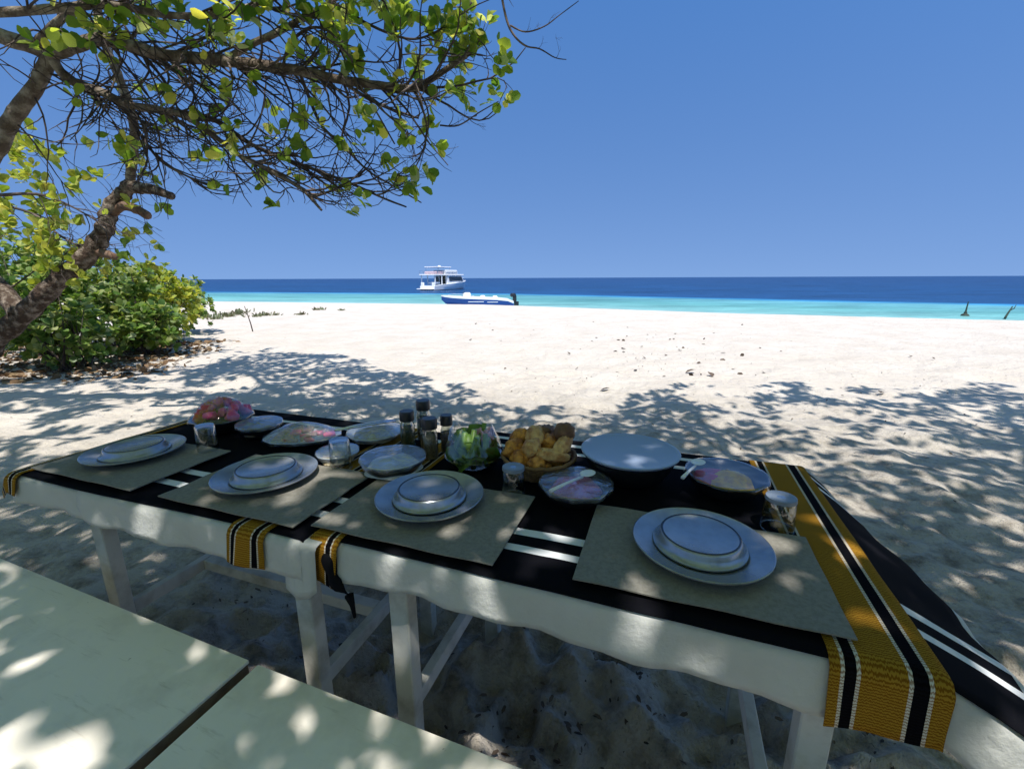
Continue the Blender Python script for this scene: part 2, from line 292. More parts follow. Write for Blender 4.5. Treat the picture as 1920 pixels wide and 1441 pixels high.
M['noodle'] = mat('pale_noodles', (.42, .36, .24), .5, .4, noise=(80, (.28, .2, .1), .4, .65), bump=(90, .7, .008))
M['yellowfood'] = mat('yellow_fruit', (.88, .50, .015), .45, .4, noise=(45, (.62, .30, .03), .4, .65), bump=(60, .5, .006))
M['lettuce'] = leafmat('lettuce', [(.07, .16, .02), (.13, .24, .03), (.20, .30, .07)], (1.3, 1.5, .6), .35)
M['veg'] = mat('green_vegetable', (.16, .27, .045), .4, .4, noise=(60, (.07, .14, .02), .4, .65)); M['onion'] = mat('pink_onion', (.62, .30, .30), .4, .4); M['tomato'] = mat('tomato', (.5, .05, .02), .3, .5)
M['bread'] = mat('golden_crust', (.80, .34, .055), .5, .4, noise=(38, (.34, .11, .02), .40, .62), bump=(70, 1.0, .014))
M['bread2'] = mat('pale_crust', (.76, .46, .17), .55, .35, noise=(30, (.46, .20, .06), .40, .60), bump=(60, .9, .012))
M['bread3'] = mat('dark_crust', (.13, .06, .03), .55, .35, noise=(22, (.24, .12, .06), .42, .68), bump=(40, .5, .008))
M['wicker'] = mat('wicker', (.24, .13, .05), .7, .3, noise=(60, (.12, .06, .025), .4, .7), bump=(120, .5, .003))
M['steel'] = mat('steel', (.62, .63, .65), .25, .5, metal=1.0); M['plastic_white'] = mat('white_plastic', (.72, .73, .75), .3, .5)
M['bark'] = mat('bark', (.12, .09, .068), .95, .15, noise=(9, (.34, .29, .23), .46, .66), bump=(22, 1.0, .03))
M['bark_dark'] = mat('dark_bark', (.075, .050, .036), .95, .15, noise=(11, (.36, .29, .23), .47, .68), bump=(16, 1.0, .07))
M['wood_cut'] = mat('broken_wood', (.18, .12, .085), .9, .2, noise=(20, (.12, .06, .035), .4, .7), bump=(40, .6, .01))
M['twig'] = mat('twig', (.07, .055, .05), .9, .15, noise=(6, (.22, .17, .14), .5, .75))
LG = [(.06, .12, .018), (.11, .19, .03), (.20, .28, .05), (.07, .14, .022), (.30, .35, .07), (.12, .21, .03), (.44, .42, .10), (.30, .35, .24)]
M['leaf'] = leafmat('tree_leaf', LG, (2.2, 2.1, .9), .58)
M['leaf_shrub'] = leafmat('shrub_leaf', [(.06, .13, .03), (.12, .21, .05), (.27, .34, .08), (.07, .15, .03), (.19, .29, .06), (.42, .44, .22), (.09, .17, .04)], (1.8, 1.7, .9), .42)
M['leaf_yellow'] = leafmat('yellow_green_leaf', [(.14, .22, .03), (.34, .38, .04), (.50, .48, .07), (.22, .31, .04), (.46, .40, .09)], (1.5, 1.5, .8), .35)
M['leaf_dry'] = leafmat('dry_leaf', [(.16, .09, .045), (.26, .16, .08), (.09, .05, .03), (.34, .24, .13)], (1, .9, .7), .15, .8)
M['leaf_dark'] = leafmat('dark_debris', [(.05, .035, .025), (.14, .10, .07), (.03, .022, .018)], (1, .9, .7), .1, .85)
M['tuft'] = leafmat('beach_weed', [(.12, .15, .07), (.20, .21, .11), (.16, .13, .08)], (1.2, 1.2, .9), .2)
M['hull_white'] = mat('gelcoat_white', (.80, .80, .79), .25, .5); M['hull_blue'] = mat('gelcoat_blue', (.02, .085, .38), .2, .5)
M['window_dark'] = mat('tinted_window', (.015, .025, .04), .08, .6); M['hull_grey'] = mat('painted_shade_grey', (.10, .10, .13), .6, .3)
M['interior'] = mat('saloon_shade', (.05, .05, .035), .7, .3); M['canvas'] = mat('white_canvas', (.72, .72, .74), .8, .2); M['pinkish'] = mat('deck_cushion', (.55, .40, .42), .8, .2)
M['engine'] = mat('black_engine', (.012, .014, .02), .3, .5); M['post'] = mat('weedy_iron', (.03, .04, .032), .8, .3, noise=(6, (.07, .09, .06), .4, .7))

# ------------------------------------------------------------------ ground and sea
def crest(x): return np.interp(x, [-90, -40, -18.7, -1.6, 8.5, 15.2, 30, 90], [44, 34, 27.4, 22.9, 16.3, 13.2, 8.5, -8])
def sand_h(x, y):
    d = y - crest(x)
    z = np.where(d > 0, -(d * d) / (d + 6.0) * .17 - .002 * d, 0.0)
    near = np.clip(1.0 - np.hypot(x, y - 1.5) / 9.0, 0, 1)
    far = np.clip(1.0 - np.maximum(y - 4, 0) / 16.0, 0.12, 1)
    n1 = vnoise(x * 1.1 + 3, y * 1.1, 1) - .5; n2 = vnoise(x * 3.1, y * 3.1, 2) - .5; n3 = vnoise(x * 7.5, y * 7.5, 3) - .5; n4 = vnoise(x * 17, y * 17, 4) - .5
    pits = np.clip(vnoise(x * 2.4 + 9, y * 2.4, 5) - .62, 0, 1)
    z = z + far * (.05 * n1 + .045 * n2 + .040 * n3 * (0.45 + near) + .022 * n4 * (.2 + near) - .10 * pits)
    cl = np.clip(1.35 - 1.25 * np.hypot((x - .1) / 2.1, (y - 1.2) / 1.1), 0, 1)     # trodden, caked sand under the tables
    z = z + cl * (.17 * (np.abs(vnoise(x * 3.3 + 5, y * 3.3, 8) - .5) * -2 + .5) + .13 * (np.abs(vnoise(x * 8 + 1, y * 8, 9) - .5) * -2 + .5) + .045 * vnoise(x * 19, y * 19, 10) + .022 * vnoise(x * 37, y * 37, 12) - .085)
    return z
def warp(n, lo, hi, c, dense):
    t = np.linspace(-1, 1, n); a = np.sinh(t * dense) / np.sinh(dense)
    return np.where(a < 0, c + a * (c - lo), c + a * (hi - c))
gx = warp(780, -90, 90, 0, 5.0); gy = warp(660, -25, 70, 1.6, 4.4)
GX, GY = np.meshgrid(gx, gy); GZ = sand_h(GX, GY)
V = np.stack([GX.ravel(), GY.ravel(), GZ.ravel()], 1); nx, ny = len(gx), len(gy)
idx = np.arange(nx * ny).reshape(ny, nx)
Fq = np.stack([idx[:-1, :-1].ravel(), idx[:-1, 1:].ravel(), idx[1:, 1:].ravel(), idx[1:, :-1].ravel()], 1)
tag(npmesh('sand_ground', V, Fq, M['sand'], smooth=True), 'white coral sand of the beach with footprints and shade', kind='structure')
def gz(x, y): return float(sand_h(np.array([float(x)]), np.array([float(y)]))[0])

def sea_mat():
    m = bpy.data.materials.new('sea_water'); m.use_nodes = True; nt = m.node_tree; b = nt.nodes['Principled BSDF']; L = nt.links.new
    g = nt.nodes.new('ShaderNodeNewGeometry'); sp = nt.nodes.new('ShaderNodeSeparateXYZ'); L(g.outputs['Position'], sp.inputs[0])
    def mth(op, a, bb, c=None):
        n = nt.nodes.new('ShaderNodeMath'); n.operation = op
        for i, v in enumerate((a, bb, c)):
            if v is None: continue
            if isinstance(v, (int, float)): n.inputs[i].default_value = v
            else: L(v, n.inputs[i])
        return n.outputs[0]
    q = mth('MULTIPLY_ADD', sp.outputs[0], .31, sp.outputs[1]); q = mth('MULTIPLY_ADD', mth('MAXIMUM', sp.outputs[0], 0.0), .40, q)
    mp = nt.nodes.new('ShaderNodeMapping'); mp.inputs['Scale'].default_value = (.05, .12, 1); L(g.outputs['Position'], mp.inputs[0])
    n = nt.nodes.new('ShaderNodeTexNoise'); n.inputs['Scale'].default_value = 1; n.inputs['Detail'].default_value = 4; L(mp.outputs[0], n.inputs['Vector'])
    q = mth('MULTIPLY_ADD', n.outputs[0], 6.0, q); q = mth('SUBTRACT', q, 3.0)
    q2 = mth('DIVIDE', q, 400.0)
    cr = nt.nodes.new('ShaderNodeValToRGB'); el = cr.color_ramp.elements
    stops = [(0, (.30, .36, .31)), (40, (.28, .40, .38)), (52, (.17, .38, .35)), (62, (.11, .31, .29)), (77, (.10, .28, .31)), (80.5, (.03, .22, .42)), (84, (.009, .052, .145)), (140, (.008, .046, .132)), (400, (.010, .043, .125))]
    el[0].position = 0; el[0].color = (*stops[0][1], 1); el[1].position = 1; el[1].color = (*stops[-1][1], 1)
    for s, c in stops[1:-1]: e = el.new(s / 400.0); e.color = (*c, 1)
    L(q2, cr.inputs[0])
    mp3 = nt.nodes.new('ShaderNodeMapping'); mp3.inputs['Scale'].default_value = (.07, .16, 1); L(g.outputs['Position'], mp3.inputs[0])
    n3 = nt.nodes.new('ShaderNodeTexNoise'); n3.inputs['Scale'].default_value = 1; n3.inputs['Detail'].default_value = 7; n3.inputs['Roughness'].default_value = .7; L(mp3.outputs[0], n3.inputs['Vector'])
    mr = nt.nodes.new('ShaderNodeMapRange'); mr.inputs[1].default_value = .3; mr.inputs[2].default_value = .7; mr.inputs[3].default_value = .55; mr.inputs[4].default_value = 1.5; L(n3.outputs[0], mr.inputs[0])
    mx = nt.nodes.new('ShaderNodeMix'); mx.data_type = 'RGBA'; mx.blend_type = 'MULTIPLY'; mx.inputs[0].default_value = 1; L(cr.outputs[0], mx.inputs[6]); L(mr.outputs[0], mx.inputs[7])
    L(mx.outputs[2], b.inputs['Base Color']); b.inputs['Roughness'].default_value = .35; b.inputs['IOR'].default_value = 1.33; b.inputs['Specular IOR Level'].default_value = .22
    mp2 = nt.nodes.new('ShaderNodeMapping'); mp2.inputs['Scale'].default_value = (.6, 1.1, 1); L(g.outputs['Position'], mp2.inputs[0])
    n2 = nt.nodes.new('ShaderNodeTexNoise'); n2.inputs['Scale'].default_value = 1.4; n2.inputs['Detail'].default_value = 6; L(mp2.outputs[0], n2.inputs['Vector'])
    bp = nt.nodes.new('ShaderNodeBump'); bp.inputs['Strength'].default_value = .9; bp.inputs['Distance'].default_value = .35; L(n2.outputs[0], bp.inputs['Height']); L(bp.outputs[0], b.inputs['Normal'])
    return m
s_ = 9000; SEA = -1.5
tag(MB().add([(-s_, -s_, SEA), (s_, -s_, SEA), (s_, s_, SEA), (-s_, s_, SEA)], [(0, 1, 2, 3)]).build('sea', sea_mat()), 'turquoise lagoon turning deep blue beyond the reef edge', kind='structure')

# ------------------------------------------------------------------ leaves
def leaf_template(w=.8, n=4, cup=.12):
    """rounded obovate leaf, unit length along +x from its stalk; returns verts, quads"""
    xs = [0, .12, .45, .82, 1.0]; hw = [.02, .13, .35, .33, .07]; cup = .22
    vs = []
    for x, h in zip(xs, hw):
        h *= w / .8; z = -.25 * (x - .4) ** 2 * cup * 4
        vs += [(x, -h, z + cup * h), (x, 0, z), (x, h, z + cup * h)]
    fs = []
    for i in range(4): fs += [(3 * i, 3 * i + 3, 3 * i + 4, 3 * i + 1), (3 * i + 1, 3 * i + 4, 3 * i + 5, 3 * i + 2)]
    return np.array(vs), np.array(fs)
def leaf_simple(w=.8):
    vs = [(0, 0, 0), (.4, -.38 * w / .8, .05), (.9, -.28 * w / .8, 0), (1.0, 0, -.03), (.9, .28 * w / .8, 0), (.4, .38 * w / .8, .05)]
    return np.array(vs), np.array([(0, 1, 2, 3), (0, 3, 4, 5)])
def frames(D, U):
    D = D / (np.linalg.norm(D, axis=1, keepdims=True) + 1e-9); Y = np.cross(U, D); Y /= (np.linalg.norm(Y, axis=1, keepdims=True) + 1e-9)
    return np.stack([D, Y, np.cross(D, Y)], 2)
def scatter(name, tmpl, P, R, S, material, parent=None, smooth=True):
    tv, tf = tmpl; n = len(P)
    V = np.einsum('nij,kj->nki', R, tv) * S[:, None, None] + P[:, None, :]
    Fa = tf[None] + (np.arange(n) * len(tv))[:, None, None]
    return npmesh(name, V.reshape(-1, 3), Fa.reshape(-1, tf.shape[1]), material, parent, smooth)
TL = leaf_template(); TS = leaf_simple()
LEAFMESH = {}
def leaf_obj(name, material, p, R, s, parent):
    key = material.name
    if key not in LEAFMESH:
        me = bpy.data.meshes.new('leaf'); me.from_pydata([tuple(v) for v in TL[0]], [], [tuple(int(i) for i in f) for f in TL[1]])
        me.polygons.foreach_set('use_smooth', [True] * len(me.polygons)); me.materials.append(material); me.update(); LEAFMESH[key] = me
    o = bpy.data.objects.new(name, LEAFMESH[key]); COL.objects.link(o); o.parent = parent
    m = Matrix(R.tolist()).to_4x4(); o.matrix_local = Matrix.Translation(Vector(p)) @ m @ Matrix.Scale(float(s), 4)
    return o
def rosettes(tips, dirs, nl=(4, 8), size=(.065, .11), spread=1.0):
    P = []; D = []; U = []; S = []
    for t, d in zip(tips, dirs):
        d = Vector(d).normalized(); a = d.orthogonal().normalized(); b = d.cross(a); k = random.randint(*nl); ph = random.random() * 6.28
        for i in range(k):
            an = ph + i * 2.4; e = random.uniform(.25, 1.15) * spread
            ld = d * math.cos(e) + (a * math.cos(an) + b * math.sin(an)) * math.sin(e)
            up = d * math.sin(e) - (a * math.cos(an) + b * math.sin(an)) * math.cos(e) * .8 + Vector((0, 0, .5)) + Vector((random.gauss(0, .25), random.gauss(0, .25), 0))
            off = d * random.uniform(-.06, .01)
            P.append(Vector(t) + off + ld * .012); D.append(ld + Vector((0, 0, random.uniform(-.35, .05)))); U.append(up); S.append(random.uniform(*size))
    P = np.array([tuple(p) for p in P]); D = np.array([tuple(p) for p in D]); U = np.array([tuple(p) for p in U])
    return P, frames(D, U), np.array(S)
def place_leaves(root, P, R, S, material, nparts=300, stuffname='foliage', tmpl=TL):
    """the leaves that show largest as parts, the rest joined"""
    base = np.array(root.location)
    px, py, d = project(P); vis = (d > .3) & (px > -10) & (px < 1930) & (py > -10) & (py < 1450)
    score = np.where(vis, S / np.maximum(d, .1), 0); order = np.argsort(-score); top = [i for i in order[:nparts] if score[i] > 0]
    for i in top: leaf_obj('leaf', material, P[i] - base, R[i], S[i], root)
    rest = np.ones(len(P), bool); rest[top] = False
    if rest.any(): tag(scatter(stuffname, tmpl, P[rest] - base, R[rest], S[rest], material, root), kind='stuff')

# ------------------------------------------------------------------ trees
def smooth_path(pts, sub=5):
    out = []; n = len(pts)
    for i in range(n - 1):
        p0 = pts[max(i - 1, 0)]; p1 = pts[i]; p2 = pts[i + 1]; p3 = pts[min(i + 2, n - 1)]
        for k in range(sub):
            t = k / sub; out.append(.5 * ((2 * p1) + (-p0 + p2) * t + (2 * p0 - 5 * p1 + 4 * p2 - p3) * t * t + (-p0 + 3 * p1 - 3 * p2 + p3) * t ** 3))
    out.append(pts[-1]); return out
def rads(r0, r1, n, knob=.08): return [(r0 + (r1 - r0) * i / (n - 1)) * (1 + random.uniform(-knob, knob)) for i in range(n)]
def rel(pts, root): return [p - Vector(root.location) for p in pts]
def twig_path(p, d, L, n=7, droop=.0, curl=.25, jit=.16):
    out = [p.copy()]; d = d.normalized(); bend = Vector((random.gauss(0, 1), random.gauss(0, 1), random.gauss(0, 1))) * .17
    for i in range(n):
        f = i / n
        d = (d + bend + Vector((random.gauss(0, jit), random.gauss(0, jit), random.gauss(0, jit) + (-droop if f < .6 else curl)))).normalized()
        p = p + d * (L / n); out.append(p.copy())
    return out

# -- the tree whose limbs hang into the picture
root = empty('overhanging_tree', (-4.9, 3.1, gz(-4.9, 3.1)))
tag(root, 'gnarled tree reaching in from the upper left with thin drooping twigs and round leaves', 'tree')
random.seed(21)
limbs = []   # (points, r0, r1, kind)
def limb(spec, r0, r1, kind='branch', base=None):
    pts = [at(*s) for s in spec]
    if base is not None: pts = [Vector(base)] + pts
    pts = smooth_path(pts, 5); limbs.append((pts, r0, r1)); rr = rads(r0, r1, len(pts), .07)
    mb = MB(); mb.tube(rel(pts, root), rr, 10, jit=.05)
    mb.build(kind, M['bark'] if r0 > .02 else M['twig'], root, smooth=True); return pts
trunk = limb([(-620, 560, 4.2), (-420, 420, 4.0), (-240, 330, 3.9), (-60, 330, 3.8), (-10, 285, 3.7), (25, 220, 3.6), (62, 170, 3.5), (84, 128, 3.45), (95, 95, 3.4)], .080, .046, 'trunk', base=(-4.9, 3.1, -.1))
limb([(-700, -40, 3.0), (-300, 40, 3.2), (-60, 55, 3.3), (30, 78, 3.35), (95, 98, 3.4), (130, 90, 3.38), (190, 74, 3.35), (250, 88, 3.3), (310, 104, 3.28), (400, 112, 3.25), (500, 124, 3.2), (570, 134, 3.15), (640, 150, 3.1), (710, 160, 3.05), (770, 166, 3.0), (800, 154, 2.98), (840, 128, 2.95), (875, 104, 2.93), (893, 90, 2.9)], .062, .013)
limb([(98, 112, 3.42), (130, 150, 3.5), (190, 172, 3.5), (240, 196, 3.48), (300, 206, 3.45), (350, 220, 3.4), (400, 254, 3.4), (450, 292, 3.35), (500, 316, 3.3), (560, 350, 3.3), (603, 394, 3.25)], .036, .009)
limb([(425, 112, 3.25), (470, 84, 3.2), (520, 62, 3.15), (570, 32, 3.1), (620, 5, 3.0), (680, -50, 2.9)], .024, .014)
limb([(640, 152, 3.1), (690, 185, 3.1), (735, 205, 3.12), (785, 222, 3.15)], .014, .006)
limb([(320, 208, 3.45), (400, 224, 3.5), (470, 270, 3.5), (540, 300, 3.5), (590, 318, 3.45), (660, 345, 3.4), (720, 372, 3.4), (762, 388, 3.4)], .020, .006)
limb([(150, 160, 3.5), (220, 190, 3.6), (262, 250, 3.7), (300, 300, 3.7), (350, 330, 3.7), (400, 352, 3.7)], .018, .006)
limb([(530, 127, 3.15), (545, 80, 3.1), (585, 52, 3.05), (625, 66, 3.0), (650, 118, 3.0), (700, 200, 3.05), (740, 270, 3.1)], .011, .005)
limb([(560, 132, 3.15), (600, 230, 3.3), (640, 270, 3.3), (690, 320, 3.3), (740, 350, 3.3), (790, 380, 3.3)], .013, .004)
limb([(935, -40, 2.6), (948, 30, 2.6), (962, 64, 2.6), (985, 86, 2.6), (1012, 92, 2.6), (1040, 108, 2.6), (1062, 112, 2.6)], .008, .002)
limb([(957, 48, 2.6), (985, 60, 2.6), (1020, 50, 2.6), (1050, 28, 2.6), (1085, 2, 2.6)], .005, .002)
limb([(640, -60, 2.9), (660, 20, 2.9), (700, 50, 2.9), (760, 72, 2.9), (800, 68, 2.9), (850, 40, 2.9), (885, 5, 2.9)], .010, .005)
limb([(-100, 30, 2.9), (60, 20, 2.9), (200, 10, 2.9), (330, 30, 2.9), (440, 20, 2.9), (560, -20, 2.9)], .03, .015)
limb([(60, 90, 3.4), (110, 40, 3.2), (180, -10, 3.0), (260, -60, 2.9)], .03, .018)
limb([(825, 235, 3.1), (860, 235, 3.1), (900, 210, 3.1), (935, 190, 3.1)], .006, .003)
limb([(780, 165, 3.0), (800, 200, 3.0), (803, 240, 3.0), (790, 290, 3.05), (770, 330, 3.1)], .007, .003)
limb([(0, 366, 4.4), (70, 364, 4.3), (130, 385, 4.3), (200, 425, 4.3)], .016, .005)
limit_on = True
twigs = MB(); tips = []; tdirs = []
FLOW = (CR * .86 - CU * .50).normalized()
def spawn(pts, n, Ls, r, lvl=0, lo=.08, flow=.9, hi=.98):
    for _ in range(n):
        i = random.uniform(lo, hi) * (len(pts) - 1); k = int(i); p = pts[k].lerp(pts[min(k + 1, len(pts) - 1)], i - k)
        tg = (pts[min(k + 1, len(pts) - 1)] - pts[max(k - 1, 0)]).normalized()
        rd = Vector((random.gauss(0, 1), random.gauss(0, 1), random.gauss(0, 1))).normalized()
        d = tg * .45 + FLOW * flow + rd * .62
        L = random.uniform(*Ls); path = twig_path(p, d, L, 8 if lvl == 0 else 5, .02, .12, .12)
        r = r * 1.0
        bad = False
        for e_ in path[2:]:
            qx, qy, qd = project(np.array([tuple(e_)]))
            if qy[0] > np.interp(qx[0], [-9999, 250, 330, 600, 680, 850, 960, 1000], [9999, 9999, 380, 400, 395, 335, 215, 120]): bad = True
        if bad and limit_on: continue
        twigs.tube(rel(path, root), rads(r, r * .32, len(path), .05), 5 if lvl == 0 else 4, cap=False)
        if lvl == 0:
            spawn(path, random.randint(2, 4), (Ls[0] * .38, Ls[1] * .42), r * .5, 1, .25, .35)
        elif lvl == 1 and random.random() < .45:
            spawn(path, 1, (Ls[0] * .45, Ls[1] * .5), r * .62, 2, .3, .3)
        tips.append(path[-1]); tdirs.append(path[-1] - path[-2])
        if random.random() < .5: j = random.randint(2, len(path) - 2); tips.append(path[j]); tdirs.append(rd + Vector((0, 0, .6)))
spawn(limbs[1][0], 80, (.45, .95), .0100, lo=.28, hi=.82); spawn(limbs[1][0], 10, (.12, .3), .005, lo=.8, flow=.2)
spawn(limbs[2][0], 66, (.40, .85), .0090)
spawn(limbs[3][0], 14, (.35, .7), .006)
spawn(limbs[4][0], 7, (.25, .5), .005, flow=.3)
spawn(limbs[5][0], 50, (.35, .62), .0075)
spawn(limbs[6][0], 30, (.35, .7), .0075)
spawn(limbs[7][0], 12, (.25, .5), .0045)
spawn(limbs[8][0], 20, (.25, .45), .005, flow=.4)
spawn(limbs[9][0], 4, (.06, .13), .0014, flow=.2, lo=.4); spawn(limbs[10][0], 3, (.05, .10), .0012, flow=-.1)
spawn(limbs[11][0], 12, (.2, .45), .004, flow=.2)
spawn(limbs[12][0], 26, (.4, .9), .008, flow=.5)
spawn(limbs[13][0], 16, (.4, .9), .008, flow=.3)
spawn(limbs[14][0], 4, (.1, .2), .003, flow=.3); spawn(limbs[15][0], 5, (.15, .3), .004, flow=.1)
spawn(limbs[16][0], 12, (.3, .6), .005, flow=.5)
spawn(trunk, 10, (.4, .9), .008, lo=.6)
tag(twigs.build('twigs', M['twig'], root, smooth=True), kind='stuff')
TP = np.array([tuple(t) for t in tips]); px, py, dd = project(TP)
def leafp(x, y):
    p = .035
    if y < 100: p = .32
    if x > 560 and y < 330: p = .09
    if 600 < x < 930 and y < 60: p = .45
    if x < 130 and 220 < y < 440: p = .3
    if x > 560 and y > 200: p = .05
    if 150 < x < 480 and 150 < y < 330: p = .03
    if x > 950: p = 0
    return p
keep = [i for i in range(len(tips)) if random.random() < leafp(px[i], py[i])]
tk = [tips[i] for i in keep]; dk = [tdirs[i] for i in keep]
for x, y, d in [(905, 72, 2.9), (940, 78, 2.85), (948, 112, 2.85), (938, 125, 2.85), (815, 88, 3), (835, 100, 3), (870, 92, 2.9), (770, 95, 3), (775, 125, 3), (930, 165, 3.05), (950, 185, 3.05), (922, 192, 3.05), (890, 165, 3), (860, 150, 2.98), (800, 225, 3.1), (815, 222, 3.1), (800, 240, 3.1), (690, 240, 3.1), (708, 238, 3.1), (745, 165, 3), (660, 110, 3), (675, 105, 3), (800, 318, 3.15), (785, 350, 3.2), (683, 370, 3.3), (770, 345, 3.2), (430, 180, 3.4), (545, 258, 3.3), (570, 275, 3.3), (420, 345, 3.5), (515, 385, 3.4), (200, 255, 3.5), (235, 302, 3.5), (600, 190, 3.2), (680, 200, 3.1), (795, 30, 2.9), (830, 25, 2.9), (760, 20, 2.9), (720, 15, 2.9), (870, 40, 2.9), (690, 5, 2.9)]:
    tk.append(at(x, y, d)); dk.append(Vector((random.gauss(0, .7), random.gauss(0, .7), random.uniform(-1, .6))))
P, R, S = rosettes(tk, dk, (3, 6), (.06, .10))
place_leaves(root, P, R, S, M['leaf'])

limit_on = False
# -- leaning tree with broken stubs
random.seed(5)
root = empty('leaning_tree', tuple(at(-60, 720, 5.9).xy) + (0,))
tag(root, 'dark leaning tree trunk with two broken branch stubs rising over the green shrubs', 'tree')
base = Vector((root.location.x - .2, root.location.y, gz(root.location.x, root.location.y) - .15))
pts = smooth_path([base, at(-10, 640, 5.7), at(55, 580, 5.6), at(110, 525, 5.5), at(165, 478, 5.45), at(196, 430, 5.4), at(206, 395, 5.35), at(232, 362, 5.3), at(246, 345, 5.3)], 6)
mb = MB(); n = len(pts); rr = [(.128 - .050 * (i / (n - 1)) ** .8) * (1 + .10 * math.sin(i * 1.7) + random.uniform(-.05, .05)) for i in range(n)]
mb.tube(rel(pts, root), rr, 14, jit=.07); mb.build('trunk', M['bark_dark'], root, smooth=True)
for sp, r0, r1, mm in [([(240, 350, 5.3), (262, 352, 5.25), (290, 356, 5.2), (322, 368, 5.15)], .075, .045, 'bark_dark'),
                       ([(212, 396, 5.35), (232, 386, 5.3), (255, 392, 5.25), (277, 404, 5.2)], .06, .045, 'wood_cut'),
                       ([(180, 470, 5.45), (200, 476, 5.4), (218, 482, 5.35)], .06, .04, 'wood_cut')]:
    p = smooth_path([at(*s) for s in sp], 4); MB().tube(rel(p, root), rads(r0, r1, len(p), .1), 9, jit=.1).build('broken_stub', M[mm], root, smooth=True)
p = smooth_path([at(244, 352, 5.3), at(246, 310, 5.25), at(252, 262, 5.2), at(247, 215, 5.1), at(225, 150, 5.0), at(190, 60, 4.9), at(170, -80, 4.8)], 5)
MB().tube(rel(p, root), rads(.055, .04, len(p), .08), 9, jit=.06).build('branch', M['bark'], root, smooth=True)
p2 = smooth_path([at(40, 590, 5.6), at(0, 540, 5.7), at(-60, 480, 5.8), at(-150, 420, 5.9)], 5)
MB().tube(rel(p2, root), rads(.12, .07, len(p2), .08), 10, jit=.06).build('branch', M['bark_dark'], root, smooth=True)
p3 = smooth_path([at(-20, 380, 5.6), at(60, 400, 5.6), at(110, 440, 5.6), at(150, 462, 5.6)], 5)
MB().tube(rel(p3, root), rads(.02, .01, len(p3), .08), 6).build('branch', M['twig'], root, smooth=True)
twigs = MB(); tips = []; tdirs = []
spawn(p, 20, (.4, .9), .008, flow=.3); spawn(p2, 16, (.6, 1.1), .01, flow=-.1); spawn(p3, 22, (.35, .8), .006, flow=.2); spawn(pts[14:], 12, (.3, .7), .005, flow=.2, lo=.3)
tag(twigs.build('twigs', M['twig'], root, smooth=True), kind='stuff')
TP = np.array([tuple(t) for t in tips]); px, py, dd = project(TP)
keep = [i for i in range(len(tips)) if random.random() < (.5 if px[i] < 110 else .08)]
tk = [tips[i] for i in keep]; dk = [tdirs[i] for i in keep]
for _ in range(70): tk.append(at(random.uniform(-60, 85), random.uniform(240, 450), random.uniform(5.2, 6.2))); dk.append(Vector((random.gauss(0, .6), random.gauss(0, .6), .8)))
P, R, S = rosettes(tk, dk, (4, 7), (.09, .13)); place_leaves(root, P, R, S, M['leaf_yellow'], 120)

# -- shade tree standing behind the table party: only its shade is in the picture
random.seed(9)
root = empty('shade_tree', (2.6, -3.4, gz(2.6, -3.4))); tag(root, 'broad tree behind the benches whose crown spreads over the tables', 'tree')
def shade_limit(x): return np.interp(x, [-12, -7, -5, -3.6, -2.3, -.4, .7, 1.05, 1.4, 2.2, 3.7, 6, 9, 13], [11.5, 10.4, 9.0, 8.0, 7.1, 5.1, 4.25, 3.9, 4.9, 5.35, 5.55, 5.25, 5.8, 6.2])
n = 330000
C = np.stack([RNG.uniform(-10, 11, n), RNG.uniform(-7.5, 9.5, n), np.where(RNG.random(n) < .35, RNG.uniform(3.1, 4.3, n), RNG.uniform(4.7, 6.6, n))], 1)
G = C[:, :2] + np.array([SHADOW.x, SHADOW.y]) * C[:, 2:3]
cov = vnoise(G[:, 0] * 2.9, G[:, 1] * 2.9, 31) * .40 + vnoise(G[:, 0] * 6.9 + G[:, 1] * 2, G[:, 1] * 6.9, 32) * .36 + vnoise(G[:, 0] * 13, G[:, 1] * 13, 36) * .24
edge = shade_limit(G[:, 0]) + (vnoise(G[:, 0] * 1.3, G[:, 1] * 1.3, 33) - .5) * .9
right = np.clip((G[:, 0] - 1.3) / 1.0, 0, 1) * np.clip((G[:, 1] - 2.0) / 1.0, 0, 1)
left = np.clip((-1.6 - G[:, 0]) / 1.2, 0, 1) * np.clip((G[:, 1] - 3.2) / .8, 0, 1)
nearb = np.clip((1.15 - G[:, 1]) / .4, 0, 1)
thr = .33 + .19 * right + .09 * left + .10 * nearb - .10 * ((G[:, 0] < -.9) & (G[:, 0] > -2.6) & (G[:, 1] > .9) & (G[:, 1] < 2.4))
win = (G[:, 0] > -5.5) & (G[:, 0] < .8) & (G[:, 1] > 3.1) & (G[:, 1] < 5.8); thr = thr + .12 * win; thr = thr + .22 * ((G[:, 0] < -4.8) & (G[:, 1] > 6.0))
low = C[:, 2] < 4.5
ok = np.where(low, (G[:, 1] < 2.3) & (G[:, 0] < 2.4) & (G[:, 0] > -4), (G[:, 1] > 1.4) | (RNG.random(n) < .35)) & (G[:, 1] < edge) & (cov > thr) & (G[:, 1] > -5)
px, py, dd = project(C); ok &= ~((dd > 0) & (py > -70) & (px > -500) & (px < 2400)) & ~((dd > 0) & (py > -20))
C = C[ok][:95000]
D = RNG.normal(size=(len(C), 3)); D[:, 2] *= .45; U = RNG.normal(size=(len(C), 3)) * .35; U[:, 2] += 1
tag(scatter('foliage', TS, C - np.array(root.location), frames(D, U), RNG.uniform(.07, .12, len(C)), M['leaf'], root), kind='stuff')
b0 = Vector((2.6, -3.4, -.1)); tp = smooth_path([b0, Vector((2.5, -3.3, 1.5)), Vector((2.2, -3.0, 3.0)), Vector((1.8, -2.5, 4.2))], 5)
MB().tube(rel(tp, root), rads(.26, .17, len(tp), .06), 12, jit=.05).build('trunk', M['bark'], root, smooth=True)
